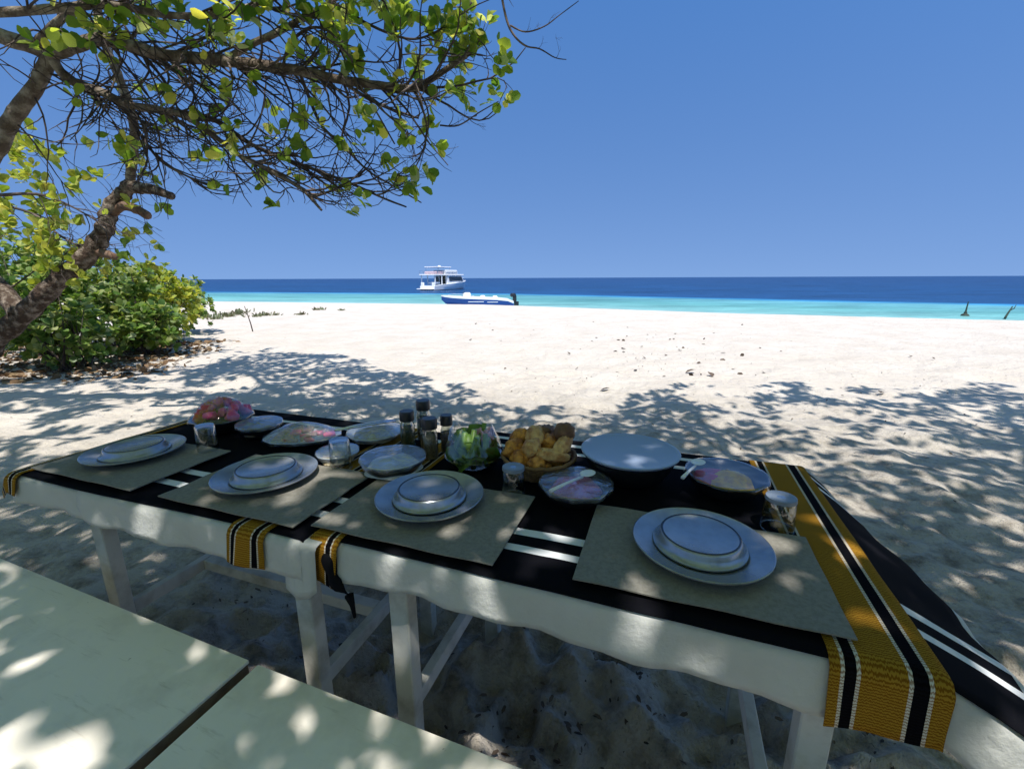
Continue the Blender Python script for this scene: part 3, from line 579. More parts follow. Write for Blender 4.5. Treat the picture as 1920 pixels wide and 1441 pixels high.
for ex, ey, ez in [(5.5, 2.0, 5.4), (-1.0, 1.5, 5.5), (2.4, 2.2, 5.8), (-5.0, 1.0, 5.7), (8.0, 0, 5.4), (-3.5, 4.0, 5.9), (5.0, -4.5, 5.5), (-4, -3.5, 5.6)]:
    e = Vector((ex, ey, ez)); s = Vector((1.8, -2.5, 4.2)); mid = s.lerp(e, .5) + Vector((random.uniform(-.4, .4), random.uniform(-.4, .4), .45)); q = smooth_path([s, s.lerp(mid, .5) + Vector((0, 0, .1)), mid, mid.lerp(e, .5), e], 4)
    MB().tube(rel(q, root), rads(.11, .03, len(q), .06), 8, jit=.05).build('branch', M['bark'], root, smooth=True)

# ------------------------------------------------------------------ shrubs
def shrub(loc, blobs, count, material, label, nparts=120, size=(.09, .14), stems=7, seed=1, dark=None):
    random.seed(seed); root = empty('shrub', loc); tag(root, label, 'shrub', 'shrubs along the left edge of the beach')
    tips = []; dirs = []
    for k in range(count):
        c, r = random.choice(blobs); v = Vector((random.gauss(0, 1), random.gauss(0, 1), random.gauss(0, 1) + .15)).normalized()
        rad = random.uniform(.4, 1.0) ** .5; q = Vector(c) + Vector((v.x * r[0], v.y * r[1], v.z * r[2])) * rad * random.uniform(.75, 1.22)
        if q.z < .08: continue
        tips.append(q); dirs.append(v * .8 + Vector((0, 0, .7)))
    sb = MB()
    for k in range(stems * 5):
        t = random.choice(tips); b = Vector((loc[0] + random.uniform(-.35, .35), loc[1] + random.uniform(-.3, .3), loc[2] - .05)); mid = b.lerp(t, .5) + Vector((random.uniform(-.15, .15), random.uniform(-.15, .15), .12))
        q = smooth_path([b, mid, t], 4); sb.tube(rel(q, root), rads(.022 if k < stems else .010, .004, len(q), .1), 5, cap=False)
    tag(sb.build('stems', M['twig'], root, smooth=True), kind='stuff')
    P, R, S = rosettes(tips, dirs, (5, 8), size, 1.1); place_leaves(root, P, R, S, material, nparts)
shrub((-7.65, 9.7, 0), [((-7.6, 9.6, .75), (.8, .7, .6)), ((-7.5, 9.5, 1.22), (.5, .5, .40)), ((-7.0, 9.5, .85), (.42, .5, .42)), ((-8.1, 9.7, 1.0), (.6, .6, .6))], 260, M['leaf_yellow'], 'bright yellow-green shrub at the seaward end of the thicket', 160, seed=2)
shrub((-7.0, 8.2, 0), [((-7.0, 8.2, .7), (.8, .8, .65)), ((-7.3, 8.2, 1.25), (.7, .7, .55)), ((-6.5, 8.0, .5), (.5, .5, .4))], 330, M['leaf_shrub'], 'dense mid-green shrub right behind the leaning trunk', 140, seed=3)
shrub((-8.4, 8.3, 0), [((-8.4, 8.3, .9), (1.0, .8, .8)), ((-8.9, 8.6, 1.5), (.9, .8, .6))], 360, M['leaf_shrub'], 'green shrub left of the leaning trunk at the picture edge', 60, seed=4)
shrub((-6.9, 6.9, 0), [((-6.9, 6.9, .55), (.75, .6, .5)), ((-7.6, 7.0, .8), (.7, .6, .6))], 230, M['leaf_shrub'], 'low dark shrub nearest the tables below the leaning trunk', 100, seed=6)
shrub((-9.2, 11.0, 0), [((-9.2, 11, .9), (1.3, .9, .85)), ((-8.4, 11.2, .8), (.9, .8, .7))], 420, M['leaf_shrub'], 'shrub farthest back behind the yellow-green one', 30, seed=7)
shrub((-11.5, 9.5, 0), [((-11.5, 9.5, 1.1), (1.6, 1.2, 1.1))], 420, M['leaf_shrub'], 'tall shrub at the far left edge of the thicket', 10, seed=8)

# thicket added out of view behind the benches to block sky light and bounce
random.seed(77)
for i, (x, y, r, h) in enumerate([(-9, -8.5, 2.8, 3.2), (-4.5, -10.0, 2.8, 3.6), (0.5, -10.6, 2.9, 3.8), (5.5, -9.8, 2.9, 3.6), (10.5, -8.0, 2.9, 3.2)]):
    root = empty('thicket', (x, y, gz(x, y))); tag(root, ['leftmost', 'second', 'middle', 'fourth', 'rightmost'][i] + ' tall bush of the unseen row added behind the benches to block light', 'shrub', 'unseen bushes added behind the benches')
    k = 5200; v = RNG.normal(size=(k, 3)); v /= np.linalg.norm(v, axis=1, keepdims=True); v *= RNG.uniform(.55, 1.05, (k, 1)) ** .5
    P = v * np.array([r, r * .8, h * .52]) + np.array([0, 0, h * .5]); D = v + RNG.normal(size=(k, 3)) * .5; U = RNG.normal(size=(k, 3)) * .4; U[:, 2] += 1
    tag(scatter('foliage', TS, P, frames(D, U), RNG.uniform(.16, .26, k), M['leaf_shrub'], root), kind='stuff')

# ------------------------------------------------------------------ litter on the sand
def litter(name, pts, size, material, label, up=.9, kind='stuff'):
    P = np.array([(x, y, gz(x, y) + .012) for x, y in pts]); n = len(P); D = RNG.normal(size=(n, 3)); D[:, 2] *= .25; U = RNG.normal(size=(n, 3)) * .3; U[:, 2] += up
    return tag(scatter(name, leaf_simple(.45) if name == 'beach_debris' else TS, P, frames(D, U), RNG.uniform(size[0], size[1], n), material), label, 'leaf litter', kind=kind)
random.seed(14)
pts = []
while len(pts) < 3800:
    x = random.uniform(-11, -4.9); y = random.uniform(5.0, 9.8); lim = -5.25 - max(0, (y - 6.0)) * .30 + random.gauss(0, .22)
    if x < lim and y > 5.9 - (x + 6) * -.12 + random.gauss(0, .15): pts.append((x, y))
litter('leaf_litter', pts, (.05, .12), M['leaf_dry'], 'brown dry leaves lying thick under the shrubs', .6)
pts = [(random.uniform(-.6, 6), random.uniform(5.5, 12)) for _ in range(70)] + [(random.gauss(2.6, 1.0), random.gauss(7.4, .8)) for _ in range(110)] + [(random.uniform(-6, 8), random.uniform(2.2, 6.5)) for _ in range(420)] + [(random.gauss(a, .10), random.gauss(b, .09)) for a, b in [(random.uniform(-1.4, 1.3), random.uniform(.4, 2.1)) for _ in range(34)] for _ in range(22)] + [(random.gauss(-6, .5), random.gauss(9.2, .5)) for _ in range(60)]
litter('beach_debris', pts, (.010, .034), M['leaf_dark'], 'small dark leaves and bits scattered over the sand', .8)
pts = [(random.gauss(2.6, 1.3), random.gauss(8.2, 1.5)) for _ in range(45)] + [(random.uniform(-2, 7), random.uniform(6.5, 15)) for _ in range(20)]
litter('dry_leaf_litter', [q for q in pts if q[1] < 15], (.04, .09), M['leaf_dark'], 'scattered brown leaves on the sunlit open beach', .6)
def dry_leaf(px_, py_, size, label, tilt):
    d = cf_ + CR * ((px_ - 960) / F_PX) - CU * ((py_ - 720.5) / F_PX); p = Vector((0, 0, CAM_H)) + d * (-CAM_H / d.z)
    o = scatter('dry_leaf', TL, np.array([[0, 0, 0.]]), frames(np.array([[math.cos(tilt), math.sin(tilt), .35]]), np.array([[.3, .2, 1.]])), np.array([size]), M['leaf_dark']); o.location = (p.x, p.y, gz(p.x, p.y) + .01)
    tag(o, label, 'leaf', 'single fallen leaves on the sand')
dry_leaf(1722, 1118, .07, 'curled dark leaf standing up from the sand beside the striped cloth', 1.2)
dry_leaf(1780, 1190, .05, 'flat dark leaf on the sand nearest the cloth hanging at the table end', .3)
dry_leaf(1285, 698, .16, 'largest brown leaf on the sunlit sand beyond the round lid', .2)
dry_leaf(1335, 706, .13, 'upright brown leaf on sunlit sand right of the largest one', 1.4)
dry_leaf(1125, 735, .12, 'lone brown leaf on sunlit sand behind the bread basket', .1)

# ------------------------------------------------------------------ beach weeds, stick, rocks
def ground_at(px_, py_):
    d = cf_ + CR * ((px_ - 960) / F_PX) - CU * ((py_ - 720.5) / F_PX); p = Vector((0, 0, CAM_H)) + d * (-CAM_H / d.z); return p.x, p.y
random.seed(33)
for i, (x, y, s, lb) in enumerate([(405, 598, .30, 'small weed tuft on sand nearest the shrubs'), (425, 594, .34, 'grey-green weed tuft second from the shrubs'), (447, 590, .36, 'thick weed tuft just left of the leaning stick'), (456, 586, .28, 'weed tuft farthest back beside the stick top'), (478, 594, .26, 'weed tuft touching the leaning stick'), (495, 592, .30, 'weed tuft right of the leaning stick'), (517, 591, .18, 'tiny weed between the stick and the dark clump'), (566, 590, .26, 'dark weed clump alone on bright sand'), (598, 581, .26, 'dark weed clump farther towards the sea'), (640, 582, .16, 'smallest weed farthest right on the bright sand'), (385, 596, .3, 'weed at the foot of the yellow-green shrub')]):
    gx_, gy_ = ground_at(x, y); k = 40
    P = np.zeros((k, 3)); P[:, :2] = RNG.normal(size=(k, 2)) * s * .42 * np.array([1, .6]); P[:, 2] = .0
    D = RNG.normal(size=(k, 3)) * .55; D[:, 2] = RNG.uniform(.3, 1.0, k); o = scatter('beach_weed', leaf_simple(.35), P, frames(D, RNG.normal(size=(k, 3))), RNG.uniform(.25, .75, k) * s, M['tuft'])
    o.location = (gx_, gy_, gz(gx_, gy_) - .01); tag(o, lb, 'plant', 'low weeds on the upper beach')
gx_, gy_ = ground_at(475, 622); o = MB().tube([(0, 0, -.1), (-.04, 0, .22), (-.10, .03, .42), (-.15, .02, .66)], [.016, .014, .012, .008], 7).build('stick', M['twig'], smooth=True); o.location = (gx_, gy_, 0); tag(o, 'thin bare stick stuck leaning in the bright sand', 'stick')

# ------------------------------------------------------------------ things in the shallow water
def water_at(px_, py_):
    d = cf_ + CR * ((px_ - 960) / F_PX) - CU * ((py_ - 720.5) / F_PX); return Vector((0, 0, CAM_H)) + d * ((SEA - CAM_H) / d.z)
p = water_at(1809, 592); t = empty('marker_post', p); tag(t, 'dark weedy post on a wide foot standing in the shallows', 'post')
MB().lathe([(0, -.4), (.26, -.4), (.25, .02), (.20, .12), (.10, .17), (.085, .30), (0, .3)], 14).build('foot', M['post'], t, smooth=True, ang=40)
MB().tube([(0, 0, .28), (.01, 0, .65), (.03, 0, 1.02)], [.06, .045, .035], 8).build('shaft', M['post'], t)
p = water_at(1888, 598); t = empty('driftwood', p); tag(t, 'slanting driftwood branch sticking out of the water at the right edge', 'driftwood')
MB().tube([(-.22, 0, -.2), (-.1, 0, .22), (.08, .05, .52), (.22, .05, .85)], [.07, .06, .05, .03], 7, jit=.15).build('log', M['post'], t, smooth=True)
MB().tube([(.12, .05, .58), (.30, 0, .70), (.38, 0, .95)], [.035, .03, .015], 6).build('fork', M['post'], t, smooth=True)

# ------------------------------------------------------------------ boats
def hull_loft(stations, n=9):
    """stations: (x, half beam at deck, half beam at chine, deck z, keel z)"""
    vs = []; fs = []
    for x, bd, bc, zd, zk in stations:
        zc = zk + (zd - zk) * .42
        row = [(x, -bd, zd), (x, -(bd * .6 + bc * .4), zd * .55 + zc * .45), (x, -bc, zc), (x, -bc * .5, zk * .75 + zc * .25), (x, 0, zk), (x, bc * .5, zk * .75 + zc * .25), (x, bc, zc), (x, (bd * .6 + bc * .4), zd * .55 + zc * .45), (x, bd, zd)]
        vs += row
    k = len(stations)
    for i in range(k - 1):
        for j in range(8): fs.append((i * 9 + j, i * 9 + j + 1, i * 9 + 9 + j + 1, i * 9 + 9 + j))
    fs.append(tuple(range(9))); fs.append(tuple(reversed(range((k - 1) * 9, k * 9))))
    return vs, fs
# speedboat: bow to the left
p = water_at(900, 573); boat = empty('speedboat', p, R_(4)); boat.scale = (1, 1, .86); tag(boat, 'low blue speedboat with a white deck and black outboard just off the beach', 'speedboat')
st = [(-4.0, .04, .02, 1.18, .75), (-3.6, .45, .16, 1.14, .30), (-2.8, .85, .45, 1.08, -.02), (-1.5, 1.12, .85, 1.0, -.22), (0, 1.2, 1.0, .93, -.3), (1.8, 1.2, 1.05, .84, -.3), (2.9, 1.15, 1.02, .70, -.3), (3.5, 1.08, 1.0, .42, -.28)]
vs, fs = hull_loft(st); MB().add(vs, fs).build('hull', M['hull_blue'], boat, smooth=True, ang=35)
dv = []; df = []
for (x, bd, bc, zd, zk) in st: dv += [(x - .03, -bd - .05, zd - .10 * min(1, bd)), (x - .03, -bd - .05, zd + .10), (x, -bd + .12, zd + .14), (x, bd - .12, zd + .14), (x - .03, bd + .05, zd + .10), (x - .03, bd + .05, zd - .10 * min(1, bd))]
for i in range(len(st) - 1):
    for j in range(5): df.append((i * 6 + j, i * 6 + 6 + j, i * 6 + 7 + j, i * 6 + 1 + j))
df += [tuple(range(6)), tuple(reversed(range(42, 48)))]
MB().add(dv, df).build('deck', M['hull_white'], boat, smooth=True, ang=30)
MB().box((-1.35, 0, 1.32), (.8, .9, .55), bev=.12).build('console', M['hull_white'], boat)
MB().add([(-1.9, -.4, 1.35), (-1.9, .4, 1.35), (-1.55, .42, 1.85), (-1.55, -.42, 1.85), (-1.86, -.4, 1.35), (-1.86, .4, 1.35), (-1.51, .42, 1.85), (-1.51, -.42, 1.85)], [(0, 1, 2, 3), (7, 6, 5, 4), (0, 4, 5, 1), (2, 6, 7, 3), (1, 5, 6, 2), (0, 3, 7, 4)]).build('windscreen', M['window_dark'], boat)
MB().box((.3, 0, 1.08), (.5, 1.3, .3), bev=.08).build('seat', M['canvas'], boat)
MB().box((1.6, 0, 1.02), (.5, 1.5, .28), bev=.08).build('seat', M['canvas'], boat)
rl = MB(); rl.tube([(-3.5, -.4, 1.25), (-2.8, -.8, 1.42), (-1.6, -1.05, 1.36), (-.6, -1.12, 1.10)], .02, 5); rl.tube([(-3.5, .4, 1.25), (-2.8, .8, 1.42), (-1.6, 1.05, 1.36), (-.6, 1.12, 1.10)], .02, 5); rl.build('rail', M['steel'], boat)
for yy in (0,):
    e = MB(); e.box((3.5, yy, 1.25), (.62, .42, .46), bev=.12); e.box((3.66, yy, .80), (.40, .24, .80), bev=.05); e.box((3.85, yy, .15), (.5, .12, .7), bev=.03); e.tube([(3.9, yy, -.1), (4.2, yy, -.1)], [.12, .05], 8)
    e.build('outboard_engine', M['engine'], boat)
MB().box((-.4, -1.215, .55), (1.6, .012, .07)).build('name_stripe', M['hull_white'], boat)
MB().box((1.3, -1.235, .50), (1.1, .012, .07)).build('name_stripe', M['hull_white'], boat)

# yacht: stern towards the camera's left
p = water_at(837, 543); yt = empty('motor_yacht', p, R_(60)); yt.scale = (1.3, 1.3, 1.06); tag(yt, 'white two-deck motor yacht anchored beyond the reef, stern deck open', 'yacht')
st = [(-5.6, 1.75, 1.65, .95, -.5), (-3.5, 1.95, 1.8, 1.25, -.6), (0, 2.0, 1.8, 1.5, -.6), (2.8, 1.8, 1.35, 1.7, -.55), (4.6, 1.2, .6, 1.9, -.3), (5.8, .45, .12, 2.05, .2), (6.3, .05, .02, 2.15, 1.0)]
vs, fs = hull_loft(st); MB().add(vs, fs).build('hull', M['hull_white'], yt, smooth=True, ang=35)
dv = []; df = []
for (x, bd, bc, zd, zk) in st: dv += [(x, -bd, zd), (x, bd, zd)]
for i in range(len(st) - 1): df.append((2 * i, 2 * i + 2, 2 * i + 3, 2 * i + 1))
MB().add(dv, df).build('main_deck', M['hull_white'], yt)
MB().box((-6.1, 0, .32), (1.3, 3.3, .2), bev=.05).build('swim_platform', M['hull_white'], yt)
MB().box((-5.6, 0, -.1), (.1, 3.25, .6)).build('transom_shade', M['hull_grey'], yt)  # dark box painting the shade under the swim platform
cab = MB().add([(-1.6, -1.7, 1.35), (4.6, -1.05, 1.7), (4.6, 1.05, 1.7), (-1.6, 1.7, 1.35), (-1.6, -1.65, 3.3), (3.4, -1.15, 3.3), (3.4, 1.15, 3.3), (-1.6, 1.6, 3.3)], [(3, 2, 1, 0), (4, 5, 6, 7), (0, 1, 5, 4), (1, 2, 6, 5), (2, 3, 7, 6), (3, 0, 4, 7)]); cab.build('cabin', M['hull_white'], yt)
for sgn in (-1, 1):
    ws = [(-1.1, 1.68, 1.95), (4.0, 1.16, 2.05), (3.4, 1.17, 3.0), (-1.1, 1.64, 3.0)]
    MB().add([(x, sgn * (y + .02), z) for x, y, z in ws] + [(x, sgn * (y - .05), z) for x, y, z in ws], [(0, 1, 2, 3), (7, 6, 5, 4), (0, 4, 5, 1), (1, 5, 6, 2), (2, 6, 7, 3), (3, 7, 4, 0)]).build('side_window', M['window_dark'], yt)
MB().add([(4.48, -.95, 1.9), (4.48, .95, 1.9), (3.55, .95, 3.1), (3.55, -.95, 3.1), (4.56, -.95, 1.9), (4.56, .95, 1.9), (3.63, .95, 3.1), (3.63, -.95, 3.1)], [(0, 1, 2, 3), (7, 6, 5, 4), (0, 4, 5, 1), (2, 6, 7, 3)]).build('windscreen', M['window_dark'], yt)
MB().box((-1.68, -.5, 2.3), (.12, 1.3, 1.75)).build('saloon_opening_shade', M['interior'], yt)  # shade of the open saloon, painted as a dark box
MB().box((-1.66, .95, 2.4), (.08, .9, 1.2)).build('saloon_window', M['window_dark'], yt)
MB().box((-1.1, 0, 3.42), (9.2, 3.6, .24), bev=.08).build('flybridge_deck', M['hull_white'], yt)
for x, y in ((-5.2, -1.6), (-5.2, 1.6), (-3.4, -1.7), (-3.4, 1.7)): MB().box((x, y, 2.3), (.16, .12, 2.1)).build('deck_pillar', M['hull_white'], yt)
for y in (-1.3, 1.3): MB().box((-5.35, y, 1.35), (.25, .7, .8), bev=.06).build('stern_locker', M['hull_white'], yt)
MB().box((-3.6, 0, 1.65), (1.2, 2.0, .4), bev=.08).build('bench_seat', M['canvas'], yt)
MB().box((-.2, 0, 4.0), (3.6, 3.3, 1.0), bev=.12).build('flybridge_coaming', M['hull_white'], yt)
MB().box((-3.6, 0, 3.85), (2.4, 2.6, .6), bev=.12).build('cushions', M['pinkish'], yt)
MB().box((-.2, 0, 3.95), (1.2, 2.4, .8), bev=.15).build('helm_console', M['hull_white'], yt)
MB().box((-2.3, 0, 5.15), (4.4, 3.0, .16), bev=.06).build('bimini_top', M['canvas'], yt)
for x, y in ((-4.2, -1.35), (-4.2, 1.35), (-.5, -1.35), (-.5, 1.35)): MB().tube([(x, y, 3.5), (x * .98, y, 5.1)], .05, 6).build('bimini_post', M['steel'], yt)
rl = MB()
for y in (-1.75, 1.75):
    for z in (3.85, 4.25): rl.tube([(-5.6, y, z), (1.1, y, z)], .03, 5)
    for x in (-5.6, -4.5, -3.4, -2.3, -1.2, -.1, 1.1): rl.tube([(x, y, 3.5), (x, y, 4.25)], .03, 5)
for z in (3.85, 4.25): rl.tube([(-5.6, -1.75, z), (-5.6, 1.75, z)], .03, 5)
rl.tube([(2.6, -1.6, 2.3), (4.6, -1.05, 2.5), (6.1, 0, 2.75), (4.6, 1.05, 2.5), (2.6, 1.6, 2.3)], .03, 5)
for q in ((4.6, -1.05), (4.6, 1.05), (6.1, 0), (3.5, -1.4), (3.5, 1.4)): rl.tube([(q[0], q[1], 1.8), (q[0], q[1], 2.5)], .025, 5)
rl.build('railing', M['steel'], yt)
MB().lathe([(0, 0), (.28, .02), (.3, .15), (.2, .28), (0, .3)], 12, (-1.9, 0, 5.24)).build('radar_dome', M['hull_white'], yt, smooth=True)

# ------------------------------------------------------------------ tables
AT = R_(-19.44); EU = Vector((math.cos(AT), math.sin(AT), 0)); EV = Vector((-math.sin(AT), math.cos(AT), 0)); FLC = Vector((-1.567, 1.304, 0))
def W(u, v, z=0.0): return FLC + EU * u + EV * v + Vector((0, 0, z))
ZT = .744
def table(u0, u1, v0, v1, label, legs_u, legs_v, bar=True):
    t = empty('trestle_table', W(u0, v0), AT); tag(t, label, 'table', 'two tables pushed end to end')
    L = u1 - u0; D = v1 - v0; MB().box((L / 2, D / 2, ZT - .012), (L, D, .024), bev=.004).build('tabletop', M['white_paint'], t)
    for a in legs_u:
        for b in legs_v:
            g = gz(*W(u0 + a, v0 + b).xy); MB().box((a, b, (ZT - .03 + g - .04) / 2), (.052, .042, ZT - .03 - g + .04), bev=.003).build('leg', M['leg_paint'], t)
    for a in legs_u: MB().box((a - (.035 if (not bar and a > .5) else 0), (legs_v[0] + legs_v[1]) / 2, .262), (.028, legs_v[1] - legs_v[0] - .05, .045), bev=.002).build('stretcher', M['leg_paint'], t)
    if bar: MB().box(((legs_u[0] + legs_u[1]) / 2, (legs_v[0] + legs_v[1]) / 2, .262), (legs_u[1] - legs_u[0] - .032, .04, .04), bev=.002).build('stretcher', M['leg_paint'], t)
    for b in legs_v: MB().box(((legs_u[0] + legs_u[1]) / 2, b, ZT - .068), (legs_u[1] - legs_u[0] - .062, .024, .07), bev=.002).build('apron', M['leg_paint'], t)
    for a in legs_u: MB().box((a, (legs_v[0] + legs_v[1]) / 2, ZT - .068), (.024, legs_v[1] - legs_v[0] - .05, .07), bev=.002).build('apron', M['leg_paint'], t)
table(0, 1.135, .0, .76, 'left table of the pair, white painted legs under white cloth', (.26, 1.075), (.06, .63))
table(1.165, 2.335, .03, .83, 'right table of the pair, nearer the camera with the yellow edged cloth', (.185, 1.045), (.05, .62), False)

def fold(e, ang, rho):
    L = rho * ang
    if e <= L: a = e / rho; return rho * math.sin(a), rho * (1 - math.cos(a)), a
    return rho * math.sin(ang) + (e - L) * math.cos(ang), rho * (1 - math.cos(ang)) + (e - L) * math.sin(ang), ang
def samples(lo, hi, edges, step=.03):
    xs = set(np.arange(lo, hi, step).tolist() + [hi])
    for e in edges:
        for k in (-.012, -.006, -.002, .001, .004, .008, .012, .018, .026, .036): 
            if lo < e + k < hi: xs.add(e + k)
    xs = sorted(xs); out = [xs[0]]
    for x in xs[1:]:
        if x - out[-1] > .0012: out.append(x)
    return out
def drape(name, s0, s1, t0f, t1f, tab, off, material, aL=1.45, aR=1.45, aF=1.50, aB=1.50, wave=.006, uvf=None, thick=.0015, seed=0, rise=None):
    """a cloth laid over a table tab=(U0,U1,V0,V1); s,t are lengths along the cloth; edges past the table fold down"""
    U0, U1, V0, V1 = tab; rho = .012
    S = samples(s0, s1, (U0, U1)); NT = 46; vs = []; uv = []
    for s in S:
        t0 = t0f(s); t1 = t1f(s); T = []
        for f in np.linspace(0, 1, 12): T.append(t0 + (V0 + .002 - t0) * f ** .8 if t0 < V0 else t0 + .02 * f)
        a = max(t0 + .021, V0 + .006); b_ = min(t1, V1)
        T += list(np.linspace(a, b_ - .004, NT - 18)); T += list(np.linspace(b_, t1, 6)) if t1 > V1 + .002 else list(np.linspace(b_ - .003, t1, 6))
        for t in T:
            us, ds, as_ = s, 0., 0.; sg = 0
            if s > U1: o, ds, as_ = fold(s - U1, aR, rho); f_ = 1 - .38 * min(max((t - .35) / .5, 0), 1) - .22 * min(max((.2 - t) / .25, 0), 1); us = U1 + o * f_; ds *= 1 + .9 * (1 - f_); sg = 1
            elif s < U0: o, ds, as_ = fold(U0 - s, aL, rho); us = U0 - o; sg = -1
            vt, dt, at_ = t, 0., 0.; tg = 0
            if t < V0: o, dt, at_ = fold(V0 - t, aF, rho); vt = V0 - o; tg = -1
            elif t > V1: o, dt, at_ = fold(t - V1, aB, rho); vt = V1 + o; tg = 1
            dz = ds + dt if sg == 1 else math.hypot(ds, dt)
            us += sg * off * math.sin(as_); vt += tg * off * math.sin(at_); zo = off * math.cos(as_) * math.cos(at_)
            if dt > 0: vt += tg * .0048 * min(dt / .06, 1.3) * (math.sin(s * 21) + .6 * math.sin(s * 47) + .5)
            if ds > 0: us += sg * .006 * min(ds / .05, 1.2) * (math.sin(t * 17) + .4 * math.sin(t * 39))
            if ds > 0 and sg == 1: zo += .010 * math.sin(t * 9 + 1.5) * min(ds / .05, 1)
            if rise: zo += rise(s, t)
            w = W(us, vt, ZT + zo - dz + .0006 * math.sin(s * 31 + seed) * math.sin(t * 27)); vs.append(tuple(w)); uv.append(uvf(s, t) if uvf else (s, t))
        NTT = len(T)
    ns = len(S); V = np.array(vs); idx = np.arange(ns * NTT).reshape(ns, NTT)
    Fq = np.stack([idx[:-1, :-1].ravel(), idx[1:, :-1].ravel(), idx[1:, 1:].ravel(), idx[:-1, 1:].ravel()], 1)
    c = V.mean(0); c[2] = ZT; o = npmesh(name, V - c, Fq, material, smooth=True, uv=np.array(uv)); o.location = c
    if thick: md = o.modifiers.new('thickness', 'SOLIDIFY'); md.thickness = thick; md.offset = -1
    return o
TL_ = (0, 1.135, 0, .76); TR_ = (1.165, 2.335, .03, .83)
cl = lambda a, b, k=7: (lambda s: a + b * math.sin(s * k))
tag(drape('tablecloth', -.03, .40, cl(-.088, .006), cl(.84, .01), TL_, .002, M['white_cloth'], wave=.004, seed=1), 'short white cloth end hanging at the far left corner of the left table', 'tablecloth', 'white tablecloths')
def rc(s):                                     # rounded lower corner of the second cloth
    e = max(0, .385 - s) / .055; return -.092 + .003 * math.sin(s * 9) + .045 * min(1, e) ** 2.5
tag(drape('tablecloth', .33, 1.165, rc, cl(.85, .01), TL_, .0048, M['white_cloth'], wave=.005, seed=2), 'white cloth hanging from most of the left table front', 'tablecloth', 'white tablecloths')
tag(drape('tablecloth', 1.115, 2.56, lambda s: -.066 + .004 * math.sin(s * 5 + 1) - .005 * math.sin(s * 3.1), cl(.92, .01), TR_, .0045, M['white_cloth'], aR=.46, wave=.007, seed=4), 'white cloth under the right table setting with a big flap sagging over its end', 'tablecloth', 'white tablecloths')
def bands(lst): return lst
BLKR = stripe_mat('black_cloth_right', 1, [(.115 + .10, WHT), (.14 + .10, BLK), (.178 + .10, WHT), (.205 + .10, BLK), (.69 + .10, WHT), (.715 + .10, BLK), (.765 + .10, WHT), (.79 + .10, BLK)], BLK)
BLKL = stripe_mat('black_cloth_left', 1, [(.095 + .10, WHT), (.122 + .10, BLK), (.168 + .10, WHT), (.195 + .10, BLK), (.66 + .10, WHT), (.685 + .10, BLK)], BLK)
uvo = lambda s, t: (s, t + .10)
tag(drape('black_cloth', -.01, 1.15, lambda s: -.004 - .003 * math.sin(s * 5), cl(.80, .004), TL_, .0085, BLKL, aL=1.2, wave=.001, uvf=uvo, seed=3), 'black cloth with white double stripes over the left table', 'cloth', 'black cloths with white stripes')
tag(drape('black_cloth', 1.075, 2.535, lambda s: .0245 - .004 * max(0, (s - 1.2) / 1.1), cl(.875, .004), TR_, .0105, BLKR, aR=.46, wave=.002, uvf=uvo, seed=4, rise=lambda s, t: .004 * max(0, 1 - (s - 1.075) / .06)), 'black cloth with white double stripes over the right table and its sagging end', 'cloth', 'black cloths with white stripes')
SH = (.55, .52, .44)
GB = [(.10, SH), (.135, BLK), (.235, SH), (.27, GLD), (.665, SH), (.70, BLK), (.83, SH), (.865, GLD)]
GOLD = stripe_mat('gold_woven_band', 0, GB, GLD, weave=(30, 240, .6, (.52, .38, .30)))
def gold(s0, s1, front, back, tab, off, label, **k):
    w = s1 - s0; uvf = lambda s, t: ((s - s0) / w, t)
    return tag(drape('woven_band', s0, s1, lambda s: front, lambda s: back, tab, off, GOLD, uvf=uvf, **k), label, 'woven band', 'yellow woven bands across the tables')
def gslope(s0, s1, f0, f1): return lambda s: f0 + (f1 - f0) * (s - s0) / (s1 - s0)
gold(-.075, .045, -.06, .80, TL_, .012, 'yellow woven band hanging over the far left table end', seed=2, wave=.006, aL=1.0)
gold(.93, 1.045, -.085, .80, TL_, .012, 'yellow woven band hanging down the left table front before the gap', seed=5, wave=.003)
gold(1.13, 1.235, -.075, .875, TR_, .014, 'yellow woven band starting the right table cloth, bunched at the gap', seed=6, wave=.006, aL=1.35)
gold(2.19, 2.345, -.078, .90, TR_, .014, 'wide yellow woven band with black stripes at the right table end', seed=7, wave=.002, aR=.46)
# bunched dark cloth end with a tassel hanging in the gap
o = MB()
pts = [W(1.205, .02, .715), W(1.222, -.002, .685), W(1.238, -.008, .66), W(1.262, .0, .632)]
qs = smooth_path(pts, 5); o.tube(qs, [.021 + .004 * math.sin(i * .8) - i * .0011 for i in range(len(qs))], 14, jit=.07); o.tube([pts[3], W(1.268, .0, .61), W(1.272, .0, .575)], [.010, .006, .004], 6, jit=.2)
o = o.build('cloth_end', mat('black_cloth_plain', BLK, .85, .1), smooth=True); tag(o, 'bunched black cloth corner with a tassel hanging at the gap between tables', 'cloth corner')
o = drape('tablecloth', 1.10, 1.19, lambda s: -.16 + .9 * abs(s - 1.14), lambda s: .3, (1.0, 1.30, .0, .6), .0035, M['white_cloth'], wave=.008, seed=9)
tag(o, 'long white cloth tail hanging over the leg beside the gap', 'tablecloth', 'white tablecloths')

